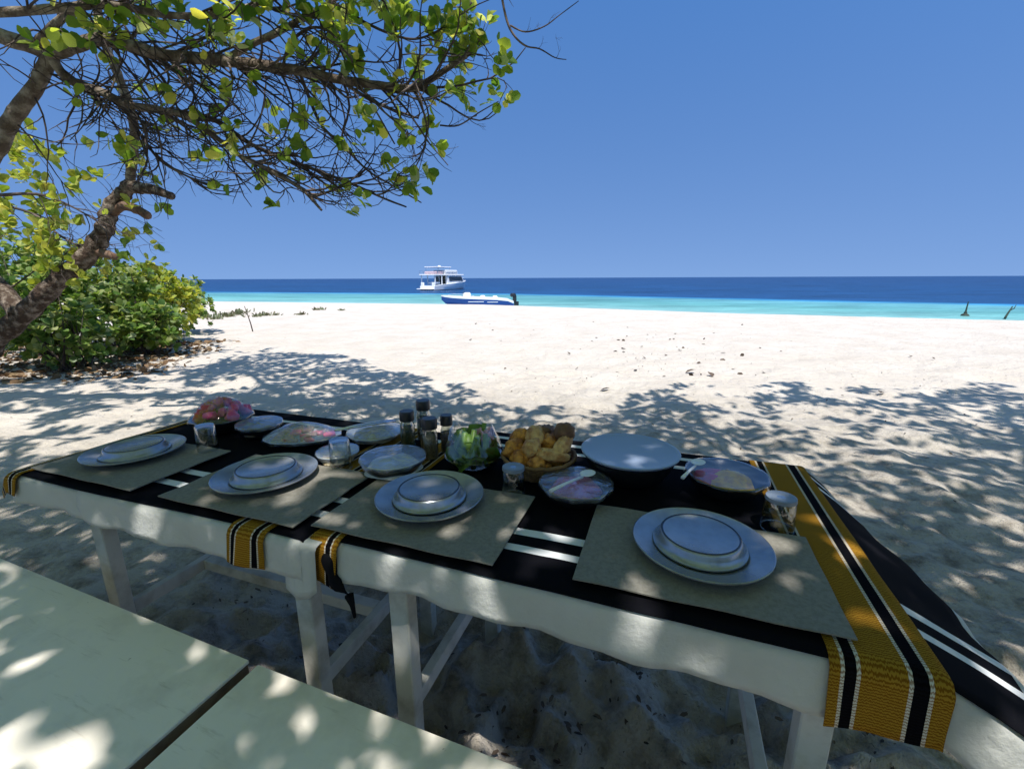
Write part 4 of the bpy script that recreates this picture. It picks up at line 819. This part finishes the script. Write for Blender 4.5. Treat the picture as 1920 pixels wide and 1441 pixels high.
# placemats and settings
def pmat(u, v, label, rz=0.0):
    mb = MB(); L, D, r = .468, .31, .006; N = 12; vs = []; fs = []
    for k, z in enumerate((0, .003)):
        for i in range(N + 1):
            for j in range(N + 1): vs.append(((i / N - .5) * L, (j / N - .5) * D, z + .0012 * (1 + math.sin(i * 1.3 + u * 9) * math.cos(j * 1.1))))
    n1 = (N + 1) ** 2
    for i in range(N):
        for j in range(N):
            a = i * (N + 1) + j; fs.append((a + n1, a + N + 1 + n1, a + N + 2 + n1, a + 1 + n1)); fs.append((a, a + 1, a + N + 2, a + N + 1))
    rim = [i * (N + 1) for i in range(N + 1)] + [N * (N + 1) + j for j in range(1, N + 1)] + [i * (N + 1) + N for i in range(N - 1, -1, -1)] + [j for j in range(N - 1, 0, -1)]
    for a, b in zip(rim, rim[1:] + rim[:1]): fs.append((a, b, b + n1, a + n1))
    o = mb.add(vs, fs).build('placemat', M['placemat'], smooth=False); o.location = W(u, v, ZT + .0195); o.rotation_euler = (0, 0, AT + rz); tag(o, label, 'placemat', 'grey placemats along the table front')
pmat(.288, .169, 'grey placemat farthest left, lying on the black cloth'); pmat(.868, .170, 'grey placemat beside the gap on the left table'); pmat(1.371, .190, 'sun-dappled grey placemat left of the white stripes on the right table'); pmat(2.003, .203, 'grey placemat nearest the camera, right end of the row')
PZ = ZT + .0265
charger_p = [(0.001, .004), (.085, .004), (.092, .006), (.108, .0145), (.136, .0205), (.139, .0225), (.1405, .0215), (.140, .0185), (.112, .009), (.090, .0005), (.082, 0), (0.001, 0)]
bowl_p = [(0.001, .0285), (.070, .0285), (.0735, .0305), (.0775, .032), (.0805, .031), (.0828, .027), (.0855, .019), (.0885, .0125), (.0925, .0092), (.0955, .008), (.0958, .0055), (.092, .005), (.084, .013), (.078, .024), (0.001, .025)]
pos = [(.256, .192), (.826, .194), (1.351, .230), (2.009, .227)]
nm = ['farthest left on its grey placemat', 'second from the left, beside the gap', 'third, dappled by the sun', 'nearest the camera on the right']
ch0 = MB().lathe(charger_p, 72).build('dinner_plate', M['china'], smooth=True, ang=60)
bw = empty('soup_plate'); MB().lathe(bowl_p, 64).build('body', M['china'], bw, smooth=True, ang=60); MB().lathe([(.0757, .0319), (.0775, .0329), (.080, .0319), (.0798, .0311), (.0775, .0321), (.0757, .0313)], 64).build('foot_ring', M['dark_rim'], bw, smooth=True)
random.seed(3)
for i, (u, v) in enumerate(pos):
    c = ch0 if i == 0 else copy_tree(ch0); b = bw if i == 0 else copy_tree(bw)
    c.location = W(u, v, PZ); tag(c, 'large white dinner plate ' + nm[i], 'plate', 'white dinner plates on placemats')
    b.location = W(u + random.uniform(-.004, .004), v + random.uniform(-.003, .005), PZ + .0048); b.rotation_euler = (0, 0, random.random() * 6); tag(b, 'upturned soup plate on the dinner plate ' + nm[i], 'soup plate', 'upturned soup plates')

# glasses
TZ = ZT + .0125
def glass(u, v, label, h=.115, r=.036, sheen=None, z=TZ):
    g = empty('drinking_glass', W(u, v, z)); tag(g, label, 'glass', 'upturned drinking glasses')
    MB().lathe([(r, 0), (r * .99, h * .2), (r * .90, h * .95), (r * .84, h), (0.001, h), (0.001, h - .008), (r * .80, h - .009), (r * .86, h * .9), (r * .95, h * .2), (r * .96, 0), (r, 0)], 32).build('tumbler', M['glass'], g, smooth=True, ang=50)
    MB().lathe([(r * .97, 0), (r * 1.01, .0015), (r * .99, .003), (r * .94, .0015)], 32).build('rim', M['glass'], g, smooth=True)
    if sheen: MB().lathe([(0.001, h - .001), (r * .5, h + .001), (r * .82, h + .002), (r * .90, h + .001), (r * .93, h - .007), (r * .91, h - .008), (r * .84, h - .001), (0.001, h - .003)], 32).build('sheen_disc', M['sky_sheen'], g, smooth=True, ang=40)  # blue-grey disc paints the sky reflected in the glass bottom
glass(.440, .305, 'upturned glass between the left placemat and the fruit bowl', .10, .033)
glass(.963, .350, 'upturned glass in front of the pale side bowl', .095, .034)
glass(1.541, .350, 'upturned glass with pale cap in front of the bread basket', .086, .033, True)
glass(2.189, .400, 'upturned glass with pale cap on the yellow woven band', .082, .036, True)

# bottles and grinders
def shaker(u, v, h, r, fill, label, ch=.035):
    t = empty('spice_bottle', W(u, v, TZ), AT); tag(t, label, 'bottle', 'spice bottles in the middle of the table')
    MB().lathe([(0.001, 0), (r, 0), (r, h * .8), (r * .82, h * .93), (r * .8, h), (0.001, h)], 24).build('glass_body', M['bottle_glass'], t, smooth=True, ang=40)
    MB().lathe([(0.001, .004), (r * .9, .004), (r * .9, h * .74), (0.001, h * .76)], 20).build('contents', M[fill], t, smooth=True, ang=40)
    MB().lathe([(0.001, h), (r * .98, h), (r * 1.0, h + ch * .8), (r * .9, h + ch), (0.001, h + ch)], 24).build('cap', M['cap'], t, smooth=True, ang=40)
shaker(1.054, .595, .092, .026, 'herbs', 'tall black-capped bottle of green herbs at the left of the group')
shaker(1.080, .665, .115, .026, 'pepper', 'black-capped bottle standing at the back of the group')
shaker(1.193, .512, .105, .0255, 'salt', 'black-capped bottle of pink salt in front of the group')
shaker(1.222, .575, .100, .021, 'pepper', 'slim black-capped pepper bottle beside the salad')
shaker(1.145, .560, .090, .017, 'pepper', 'small dark bottle half hidden behind the pink salt', .028)

def spot(dx, dy, rad):
    r = math.hypot(dx, dy) / rad
    if r < .38: return 'in the middle'
    k = int(round(math.degrees(math.atan2(dy, dx)) / 45)) % 8
    return 'at the ' + ['right', 'back right', 'back', 'back left', 'left', 'front left', 'front', 'front right'][k] + (' rim' if r > .74 else '')
# bowls with cling film
def film_disc(r, z, sag=.004, seed=0, sx=1, sy=1, skirt=.014, dome=0.0):
    mb = MB(); prof = [(0.002, z + dome), (r * .25, z + dome * .95), (r * .5, z + dome * .78), (r * .75, z + dome * .45), (r * .93, z + dome * .12), (r * 1.012, z + .002), (r * 1.02, z - skirt * .5), (r * .99, z - skirt)]
    def wob(a, rr, zz, k):
        w = mnoise.noise(Vector((rr * 24 * math.cos(a) + seed * 5, rr * 24 * math.sin(a), seed))) * .006 * (1 if k < 5 else .3)
        return rr * (1 + (.03 * math.sin(a * 9 + seed) * (k > 5))), zz + w - (sag if 0 < k < 4 else 0)
    return mb.lathe(prof, 56, wob=wob, sx=sx, sy=sy)
def bowl(u, v, r, h, label, mat_='black_bowl', fm='film', dome=0.0, seed=0, foot=.6, cat='bowl', film=True, z=TZ, sx=1, sy=1, rz=0, filmlabel='clear film stretched over the bowl'):
    t = empty('serving_bowl', W(u, v, z), AT + rz); tag(t, label, cat, 'covered dishes along the back of the tables')
    MB().lathe([(0.001, 0), (r * foot, 0), (r * (foot + .14), h * .18), (r * .93, h * .75), (r, h), (r * .98, h + .002), (r * .95, h), (r * .87, h * .75), (r * (foot + .05), h * .25), (0.001, h * .12)], 52, sx=sx, sy=sy).build('body', M[mat_], t, smooth=True, ang=60)
    if film: film_disc(r, h + .003, seed=seed, dome=dome, sx=sx, sy=sy).build('cling_film', M[fm], t, smooth=True)
    return t
def food(name, u, v, r, z0, hh, material, label, cat, seed=0, n=40, squash=1.0):
    """lumpy heap of food resting inside a dish"""
    mb = MB()
    def wob(a, rr, zz, k):
        q = mnoise.noise(Vector((rr * 30 * math.cos(a) + seed * 3, rr * 30 * math.sin(a), seed * 1.7)))
        return rr * (1 + .06 * math.sin(a * 5 + seed)), zz + q * .012 * (k < 8)
    prof = [(r * k / 9 + .0005, z0 + hh * math.sqrt(max(0, 1 - (k / 9.0) ** 2))) for k in range(9)] + [(r, z0 - .004)]
    o = mb.lathe(prof, n, wob=wob, sy=squash).build(name, material, smooth=True); o.location = W(u, v, TZ); o.rotation_euler = (0, 0, AT); return tag(o, label, cat)
def chunk(name, p, s, material, label, cat, group, rot):
    mb = MB(); mb.box((0, 0, 0), s, bev=min(s) * .22); o = mb.build(name, material, smooth=True, ang=50); o.location = p; o.rotation_euler = rot
    for v in o.data.vertices: v.co += Vector((random.gauss(0, 1), random.gauss(0, 1), random.gauss(0, 1))) * min(s) * .05
    return tag(o, label, cat, group)
random.seed(50)
# leftmost fruit bowl
bowl(.265, .500, .110, .055, 'black bowl heaped with red fruit at the far left back corner', dome=.082, seed=1, fm='film_thin')
for i in range(24):
    a = random.random() * 6.28; rr = .085 * math.sqrt(random.random()); zz = .055 + .058 * (1 - (rr / .095) ** 2)
    left = math.cos(a) * rr < .0
    chunk('fruit_chunk', W(.265 + math.cos(a) * rr, .500 + math.sin(a) * rr, TZ + zz), (random.uniform(.03, .05), random.uniform(.028, .04), random.uniform(.022, .03)), M['papaya'] if left and i % 3 == 0 else (M['melon'] if left else M['pink_fruit']),
          ('orange papaya chunk' if left and i % 3 == 0 else 'red melon chunk' if left else 'pink fruit chunk') + ' under film in the far left bowl, ' + spot(math.cos(a) * rr, math.sin(a) * rr, .085), 'fruit', 'fruit chunks in the far left bowl', (random.random() * 3, random.random() * 3, random.random() * 3))
bowl(.465, .495, .080, .05, 'small black film-covered bowl between the fruit bowl and the platter', seed=2, dome=.012)
food('dark_salad', .465, .495, .066, .022, .022, M['pepper'], 'dark food in the small black bowl next to the red fruit', 'food', 2)
# oval platter
t = bowl(.665, .500, .135, .020, 'oval pale platter of meat wrapped in film, left of the bottles', 'bowl_china', dome=.052, seed=3, cat='platter', sx=1.0, sy=.62, rz=R_(28))
for i in range(22):
    a = random.random() * 6.28; rr = math.sqrt(random.random()); x = .10 * rr * math.cos(a); y = .052 * rr * math.sin(a); c, s = math.cos(R_(28)), math.sin(R_(28))
    chunk('meat_piece', W(.665 + x * c - y * s, .500 + x * s + y * c, TZ + .022 + .022 * (1 - rr * rr)), (random.uniform(.035, .055), random.uniform(.02, .03), .014), M['meat'] if i % 4 else M['pink_fruit'],
          ('sliced piece of meat' if i % 4 else 'pink slice') + ' under film on the oval platter, ' + spot(x, y * 1.9, .10), 'food', 'food pieces on the oval platter', (random.uniform(-.4, .4), random.uniform(-.4, .4), random.random() * 6))
# dish with tongs, pale side bowl
bowl(.906, .605, .10, .030, 'shallow pale dish under crumpled film with tongs lying across it', 'bowl_china', dome=.028, seed=4, cat='dish')
food('noodles', .906, .605, .08, .014, .03, M['noodle'], 'pale noodles in the shallow dish under the tongs', 'food', 4)
t = empty('serving_tongs', W(.906, .575, TZ + .066), AT + R_(68)); tag(t, 'long steel serving tongs lying across the film-covered dish', 'tongs')
for k in (-1, 1): MB().tube([(-.13, k * .003, .012), (-.04, k * .010, .006), (.06, k * .012, -.004), (.105, k * .006, -.012)], [.0032, .004, .004, .006], 6).build('arm', M['steel'], t, smooth=True)
bowl(.918, .390, .067, .034, 'small pale bowl behind the upturned glass left of the bottles', 'bowl_china', dome=.014, seed=5)
food('sauce', .924, .382, .054, .016, .010, M['noodle'], 'pale sauce in the small bowl beside the glass', 'food', 9)
bowl(1.143, .372, .098, .050, 'dark bowl under tight pale film in front of the spice bottles', dome=.012, seed=6)
food('rice', 1.143, .372, .085, .02, .022, mat('cooked_rice', (.55, .52, .48), .6, .3, bump=(160, .8, .004)), 'pale rice in the dark bowl before the spice bottles', 'food', 6)
# salad
bowl(1.354, .503, .093, .040, 'clear bowl of green salad wrapped in tall tented film', 'glass', film=False, seed=7, foot=.45)
def tent(a, rr, zz, k):
    w = mnoise.noise(Vector((3 * math.cos(a) + 3, 3 * math.sin(a), zz * 18))) * .016; return rr + w * (k > 0), zz + (mnoise.noise(Vector((5 * math.cos(a), 5 * math.sin(a), 7))) * .035 if k < 2 else 0)
o = MB().lathe([(.060, .132), (.066, .118), (.078, .09), (.090, .062), (.0955, .043), (.092, .03), (.08, .018)], 48, wob=tent).build('film_wrap', M['film_thin'], smooth=True); o.location = W(1.354, .503, TZ); tag(o, 'tented clear film standing up around the green salad', 'cling film')
for i in range(34):
    a = random.random() * 6.28; rr = .066 * math.sqrt(random.random()); zz = .028 + .075 * random.random() * (1 - (rr / .09) ** 2)
    n = 10; ph = random.random() * 9; s = random.uniform(.024, .038); vs = [(0, 0, 0)] + [(s * math.cos(k * 6.283 / n) * (1 + .12 * math.sin(k * 3 + ph)), s * math.sin(k * 6.283 / n), .007 * math.sin(k * 2.2 + ph)) for k in range(n)]
    o = MB().add(vs, [(0, k + 1, (k + 1) % n + 1) for k in range(n)]).build('lettuce_leaf', M['lettuce'], smooth=True); md = o.modifiers.new('thickness', 'SOLIDIFY'); md.thickness = .0014
    o.location = W(1.354 + math.cos(a) * rr, .503 + math.sin(a) * rr, TZ + zz); o.rotation_euler = (random.uniform(-1.2, 1.2), random.uniform(-1.2, 1.2), random.random() * 6); tag(o, 'crinkled green leaf ' + ('low' if zz < .05 else 'high') + ' in the wrapped salad, ' + spot(math.cos(a) * rr, math.sin(a) * rr, .066), 'salad leaf', 'green leaves in the salad bowl')
for i in range(9):
    a = random.uniform(-.4, 1.9); rr = .05 * math.sqrt(random.random()); k_ = MB().lathe([(.016, 0), (.021, .001), (.021, .006), (.016, .007), (.016, 0)], 20).build('onion_ring', M['onion'], smooth=True)
    k_.location = W(1.358 + math.cos(a) * rr, .512 + math.sin(a) * rr, TZ + .088 + .02 * random.random()); k_.rotation_euler = (random.uniform(.6, 1.5), random.uniform(-.5, .5), random.random() * 6); tag(k_, 'pink onion ring on top of the green salad, ' + spot(math.cos(a) * rr, math.sin(a) * rr, .05), 'onion ring', 'onion rings on the salad')
for i in range(15):
    a = i * 2.4; rr = .058 * math.sqrt((i + .5) / 15); h_ = random.uniform(.085, .115)
    o = MB().tube([(0, 0, 0), (random.uniform(-.006, .006), random.uniform(-.006, .006), h_ * .5), (random.uniform(-.014, .014), random.uniform(-.014, .014), h_)], [.009, .0105, .008], 9).build('vegetable_stick', M['veg'], smooth=True)
    o.location = W(1.354 + math.cos(a) * rr, .498 + math.sin(a) * rr, TZ + .012); tag(o, 'upright green vegetable stick in the wrapped salad, ' + spot(math.cos(a) * rr, math.sin(a) * rr, .06), 'vegetable', 'green vegetable sticks in the salad bowl')
# bread basket
bx, by = 1.562, .528
t = empty('bread_basket', W(bx, by, TZ), AT); tag(t, 'round brown wicker basket full of golden bread behind the upturned glass', 'basket')
for k in range(11):
    z = .004 + k * .0046; r = .082 + .028 * (k / 10) ** .8; pts = [((r + .0022 * (-1) ** (j + k)) * Vector((math.cos(j * 2 * math.pi / 48), math.sin(j * 2 * math.pi / 48), 0))) + Vector((0, 0, z)) for j in range(49)]
    MB().tube(pts, .0036, 6, cap=False).build('wicker_row', M['wicker'], t, smooth=True)
for k in range(24):
    a = k * 2 * math.pi / 24; MB().tube([(.080 * math.cos(a), .080 * math.sin(a), 0), (.095 * math.cos(a), .095 * math.sin(a), .027), (.111 * math.cos(a), .111 * math.sin(a), .053)], .0028, 5).build('stake', M['wicker'], t, smooth=True)
MB().lathe([(0.001, .001), (.083, .001), (.083, .006), (0.001, .006)], 32).build('base', M['wicker'], t)
pts = [Vector((.112 * math.cos(j * 2 * math.pi / 40), .112 * math.sin(j * 2 * math.pi / 40), .055 + .002 * math.sin(j * 2.4))) for j in range(41)]; MB().tube(pts, .0058, 7, cap=False).build('rim', M['wicker'], t, smooth=True)
def bread(x, y, z, s, m_, label, rot):
    mb = MB(); n = 18; vs = []; fs = []; sd_ = random.random() * 50
    for i in range(13):
        th = math.pi * i / 12
        for j in range(n):
            ph = 2 * math.pi * j / n; d = Vector((math.sin(th) * math.cos(ph), math.sin(th) * math.sin(ph), math.cos(th))); q = 1 + .30 * mnoise.noise(d * 1.6 + Vector((sd_, 0, 0))) + .20 * mnoise.noise(d * 4 + Vector((0, sd_, 0)))
            vs.append((d.x * s[0] * q, d.y * s[1] * q, d.z * s[2] * q))
    for i in range(12):
        for j in range(n): fs.append((i * n + j, i * n + n + j, i * n + n + (j + 1) % n, i * n + (j + 1) % n))
    o = mb.add(vs, fs).build('bread_roll', M[m_], smooth=True); o.location = W(bx + x, by + y, TZ + z); o.rotation_euler = rot; tag(o, label, 'bread', 'breads in the basket')
random.seed(66)
for x, y, z, s, m_, lb in [(-.075, -.02, .098, (.042, .026, .024), 'bread', 'golden roll standing at the left rim of the basket'), (-.070, .03, .118, (.030, .034, .026), 'bread', 'golden roll at the left back of the basket'), (-.045, -.055, .082, (.038, .026, .022), 'bread', 'small golden roll at the front left rim of the basket'),
                           (-.012, -.035, .108, (.034, .028, .030), 'bread2', 'pale round bun at the front centre of the basket'), (-.015, .02, .130, (.045, .030, .024), 'bread2', 'pale bun at the top centre of the basket'), (.015, -.07, .078, (.036, .024, .022), 'bread', 'golden roll at the front centre rim of the basket'),
                           (.050, -.045, .100, (.048, .022, .020), 'bread2', 'long pale roll leaning at the front right of the basket'), (.075, -.01, .118, (.044, .024, .022), 'bread2', 'long yellowish roll leaning at the right rim of the basket'), (.0, .06, .128, (.034, .03, .026), 'bread3', 'dark brown bun at the back centre of the basket'),
                           (.068, .045, .140, (.038, .034, .032), 'bread3', 'dark brown round bun highest at the right back of the basket'), (.03, .015, .112, (.035, .03, .026), 'bread', 'golden roll in the middle of the basket')]:
    bread(x, y, z - .024, s, m_, lb, (random.uniform(-.6, .6), random.uniform(-.9, .3), random.random() * 3))
for i in range(6): bread(.05 * math.cos(i * 1.047), .05 * math.sin(i * 1.047), .032 + random.random() * .024, (.034, .028, .022), 'bread', 'golden roll buried low in the basket, ' + spot(.05 * math.cos(i * 1.047), .05 * math.sin(i * 1.047), .055), (0, 0, i))
# right hand dishes
bowl(1.705, .392, .098, .046, 'dark bowl under film with a white spoon, between basket and round lid', dome=.010, seed=8)
food('curry', 1.705, .392, .068, .032, .012, M['pink_fruit'], 'pinkish food in the dark bowl with the white spoon', 'food', 8)
def spoon(u, v, z, rz, label, L=.16, material='plastic_white'):
    t = empty('serving_spoon', W(u, v, z), AT + rz); tag(t, label, 'spoon')
    MB().tube([(-L * .55, 0, .002), (-L * .2, 0, .003), (L * .2, 0, 0)], [.0055, .004, .004], 7).build('handle', M[material], t, smooth=True)
    MB().lathe([(0.001, -.003), (.012, -.0015), (.019, .003), (.018, .004), (.011, .0005), (0.001, -.001)], 20, (L * .2 + .022, 0, .001), sx=1.35).build('spoon_bowl', M[material], t, smooth=True)
spoon(1.705, .370, TZ + .062, R_(62), 'white plastic spoon lying on the film of the dark bowl near the basket', .17)
spoon(2.0, .53, TZ + .07, R_(70), 'white plastic spoon resting on the left rim of the yellow fruit bowl', .14)
t = empty('serving_bowl', W(1.828, .580, TZ), AT); tag(t, 'big black bowl topped by a wide pale blue lid at the table back', 'bowl', 'covered dishes along the back of the tables')
MB().lathe([(0.001, 0), (.085, 0), (.10, .012), (.125, .05), (.132, .070), (.129, .072), (.122, .05), (0.001, .02)], 56).build('body', M['black_bowl'], t, smooth=True, ang=60)
MB().lathe([(0.001, .0815), (.12, .0815), (.134, .085), (.141, .0865), (.1435, .085), (.142, .080), (.132, .0745), (.12, .0735), (0.001, .0735)], 64).build('lid', M['lid_blue'], t, smooth=True, ang=50)
bowl(2.091, .568, .106, .052, 'black bowl of yellow fruit under film beside the woven band', dome=.010, seed=11, fm='film_thin')
food('yellow_fruit', 2.105, .560, .060, .028, .024, M['yellowfood'], 'yellow fruit pieces in the bowl beside the woven band', 'fruit', 11)
food('pink_salad', 2.062, .588, .052, .028, .018, M['pink_fruit'], 'pinkish food left of the yellow fruit in the same bowl', 'food', 12)

# ------------------------------------------------------------------ benches
def bench(pA, pB, depth, z, label, th=.04):
    A = Vector(pA); B = Vector(pB); L = (B - A).length; a = math.atan2(B.y - A.y, B.x - A.x)
    t = empty('bench', (A.x, A.y, 0), a); tag(t, label, 'bench', 'white painted benches')
    MB().box((L / 2, -depth / 2, z - .005), (L, depth, .010), bev=.002).build('painted_top', M['bench_paint'], t)
    MB().box((L / 2, -depth / 2, z - .0105 - (th - .010) / 2), (L - .004, depth - .004, th - .011), bev=.002).build('seat_board', M['bench_edge'], t)
    for x in (.12, L - .12):
        for y in (-.07, -depth + .07): MB().box((x, y, (z - th - .06) / 2), (.06, .05, z - th + .05), bev=.003).build('leg', M['leg_paint'], t)
        MB().box((x, -depth / 2, .14), (.03, depth - .2, .05)).build('stretcher', M['leg_paint'], t)
def up_(px_, py_, z):
    d = cf_ + CR * ((px_ - 960) / F_PX) - CU * ((py_ - 720.5) / F_PX); return Vector((0, 0, CAM_H)) + d * ((z - CAM_H) / d.z)
a = up_(0, 1045, .5); b = up_(467, 1236, .5); dr = (b - a).normalized()
bench((a - dr * .75).xy.to_3d(), b.xy.to_3d(), .62, .50, 'left white bench board, its corner at the dark gap')
a2 = up_(484, 1244, .497); b2 = up_(990, 1443, .497); dr2 = (b2 - a2).normalized()
bench(a2.xy.to_3d(), (b2 + dr2 * .55).xy.to_3d(), .62, .497, 'right white bench board running out of the bottom edge')
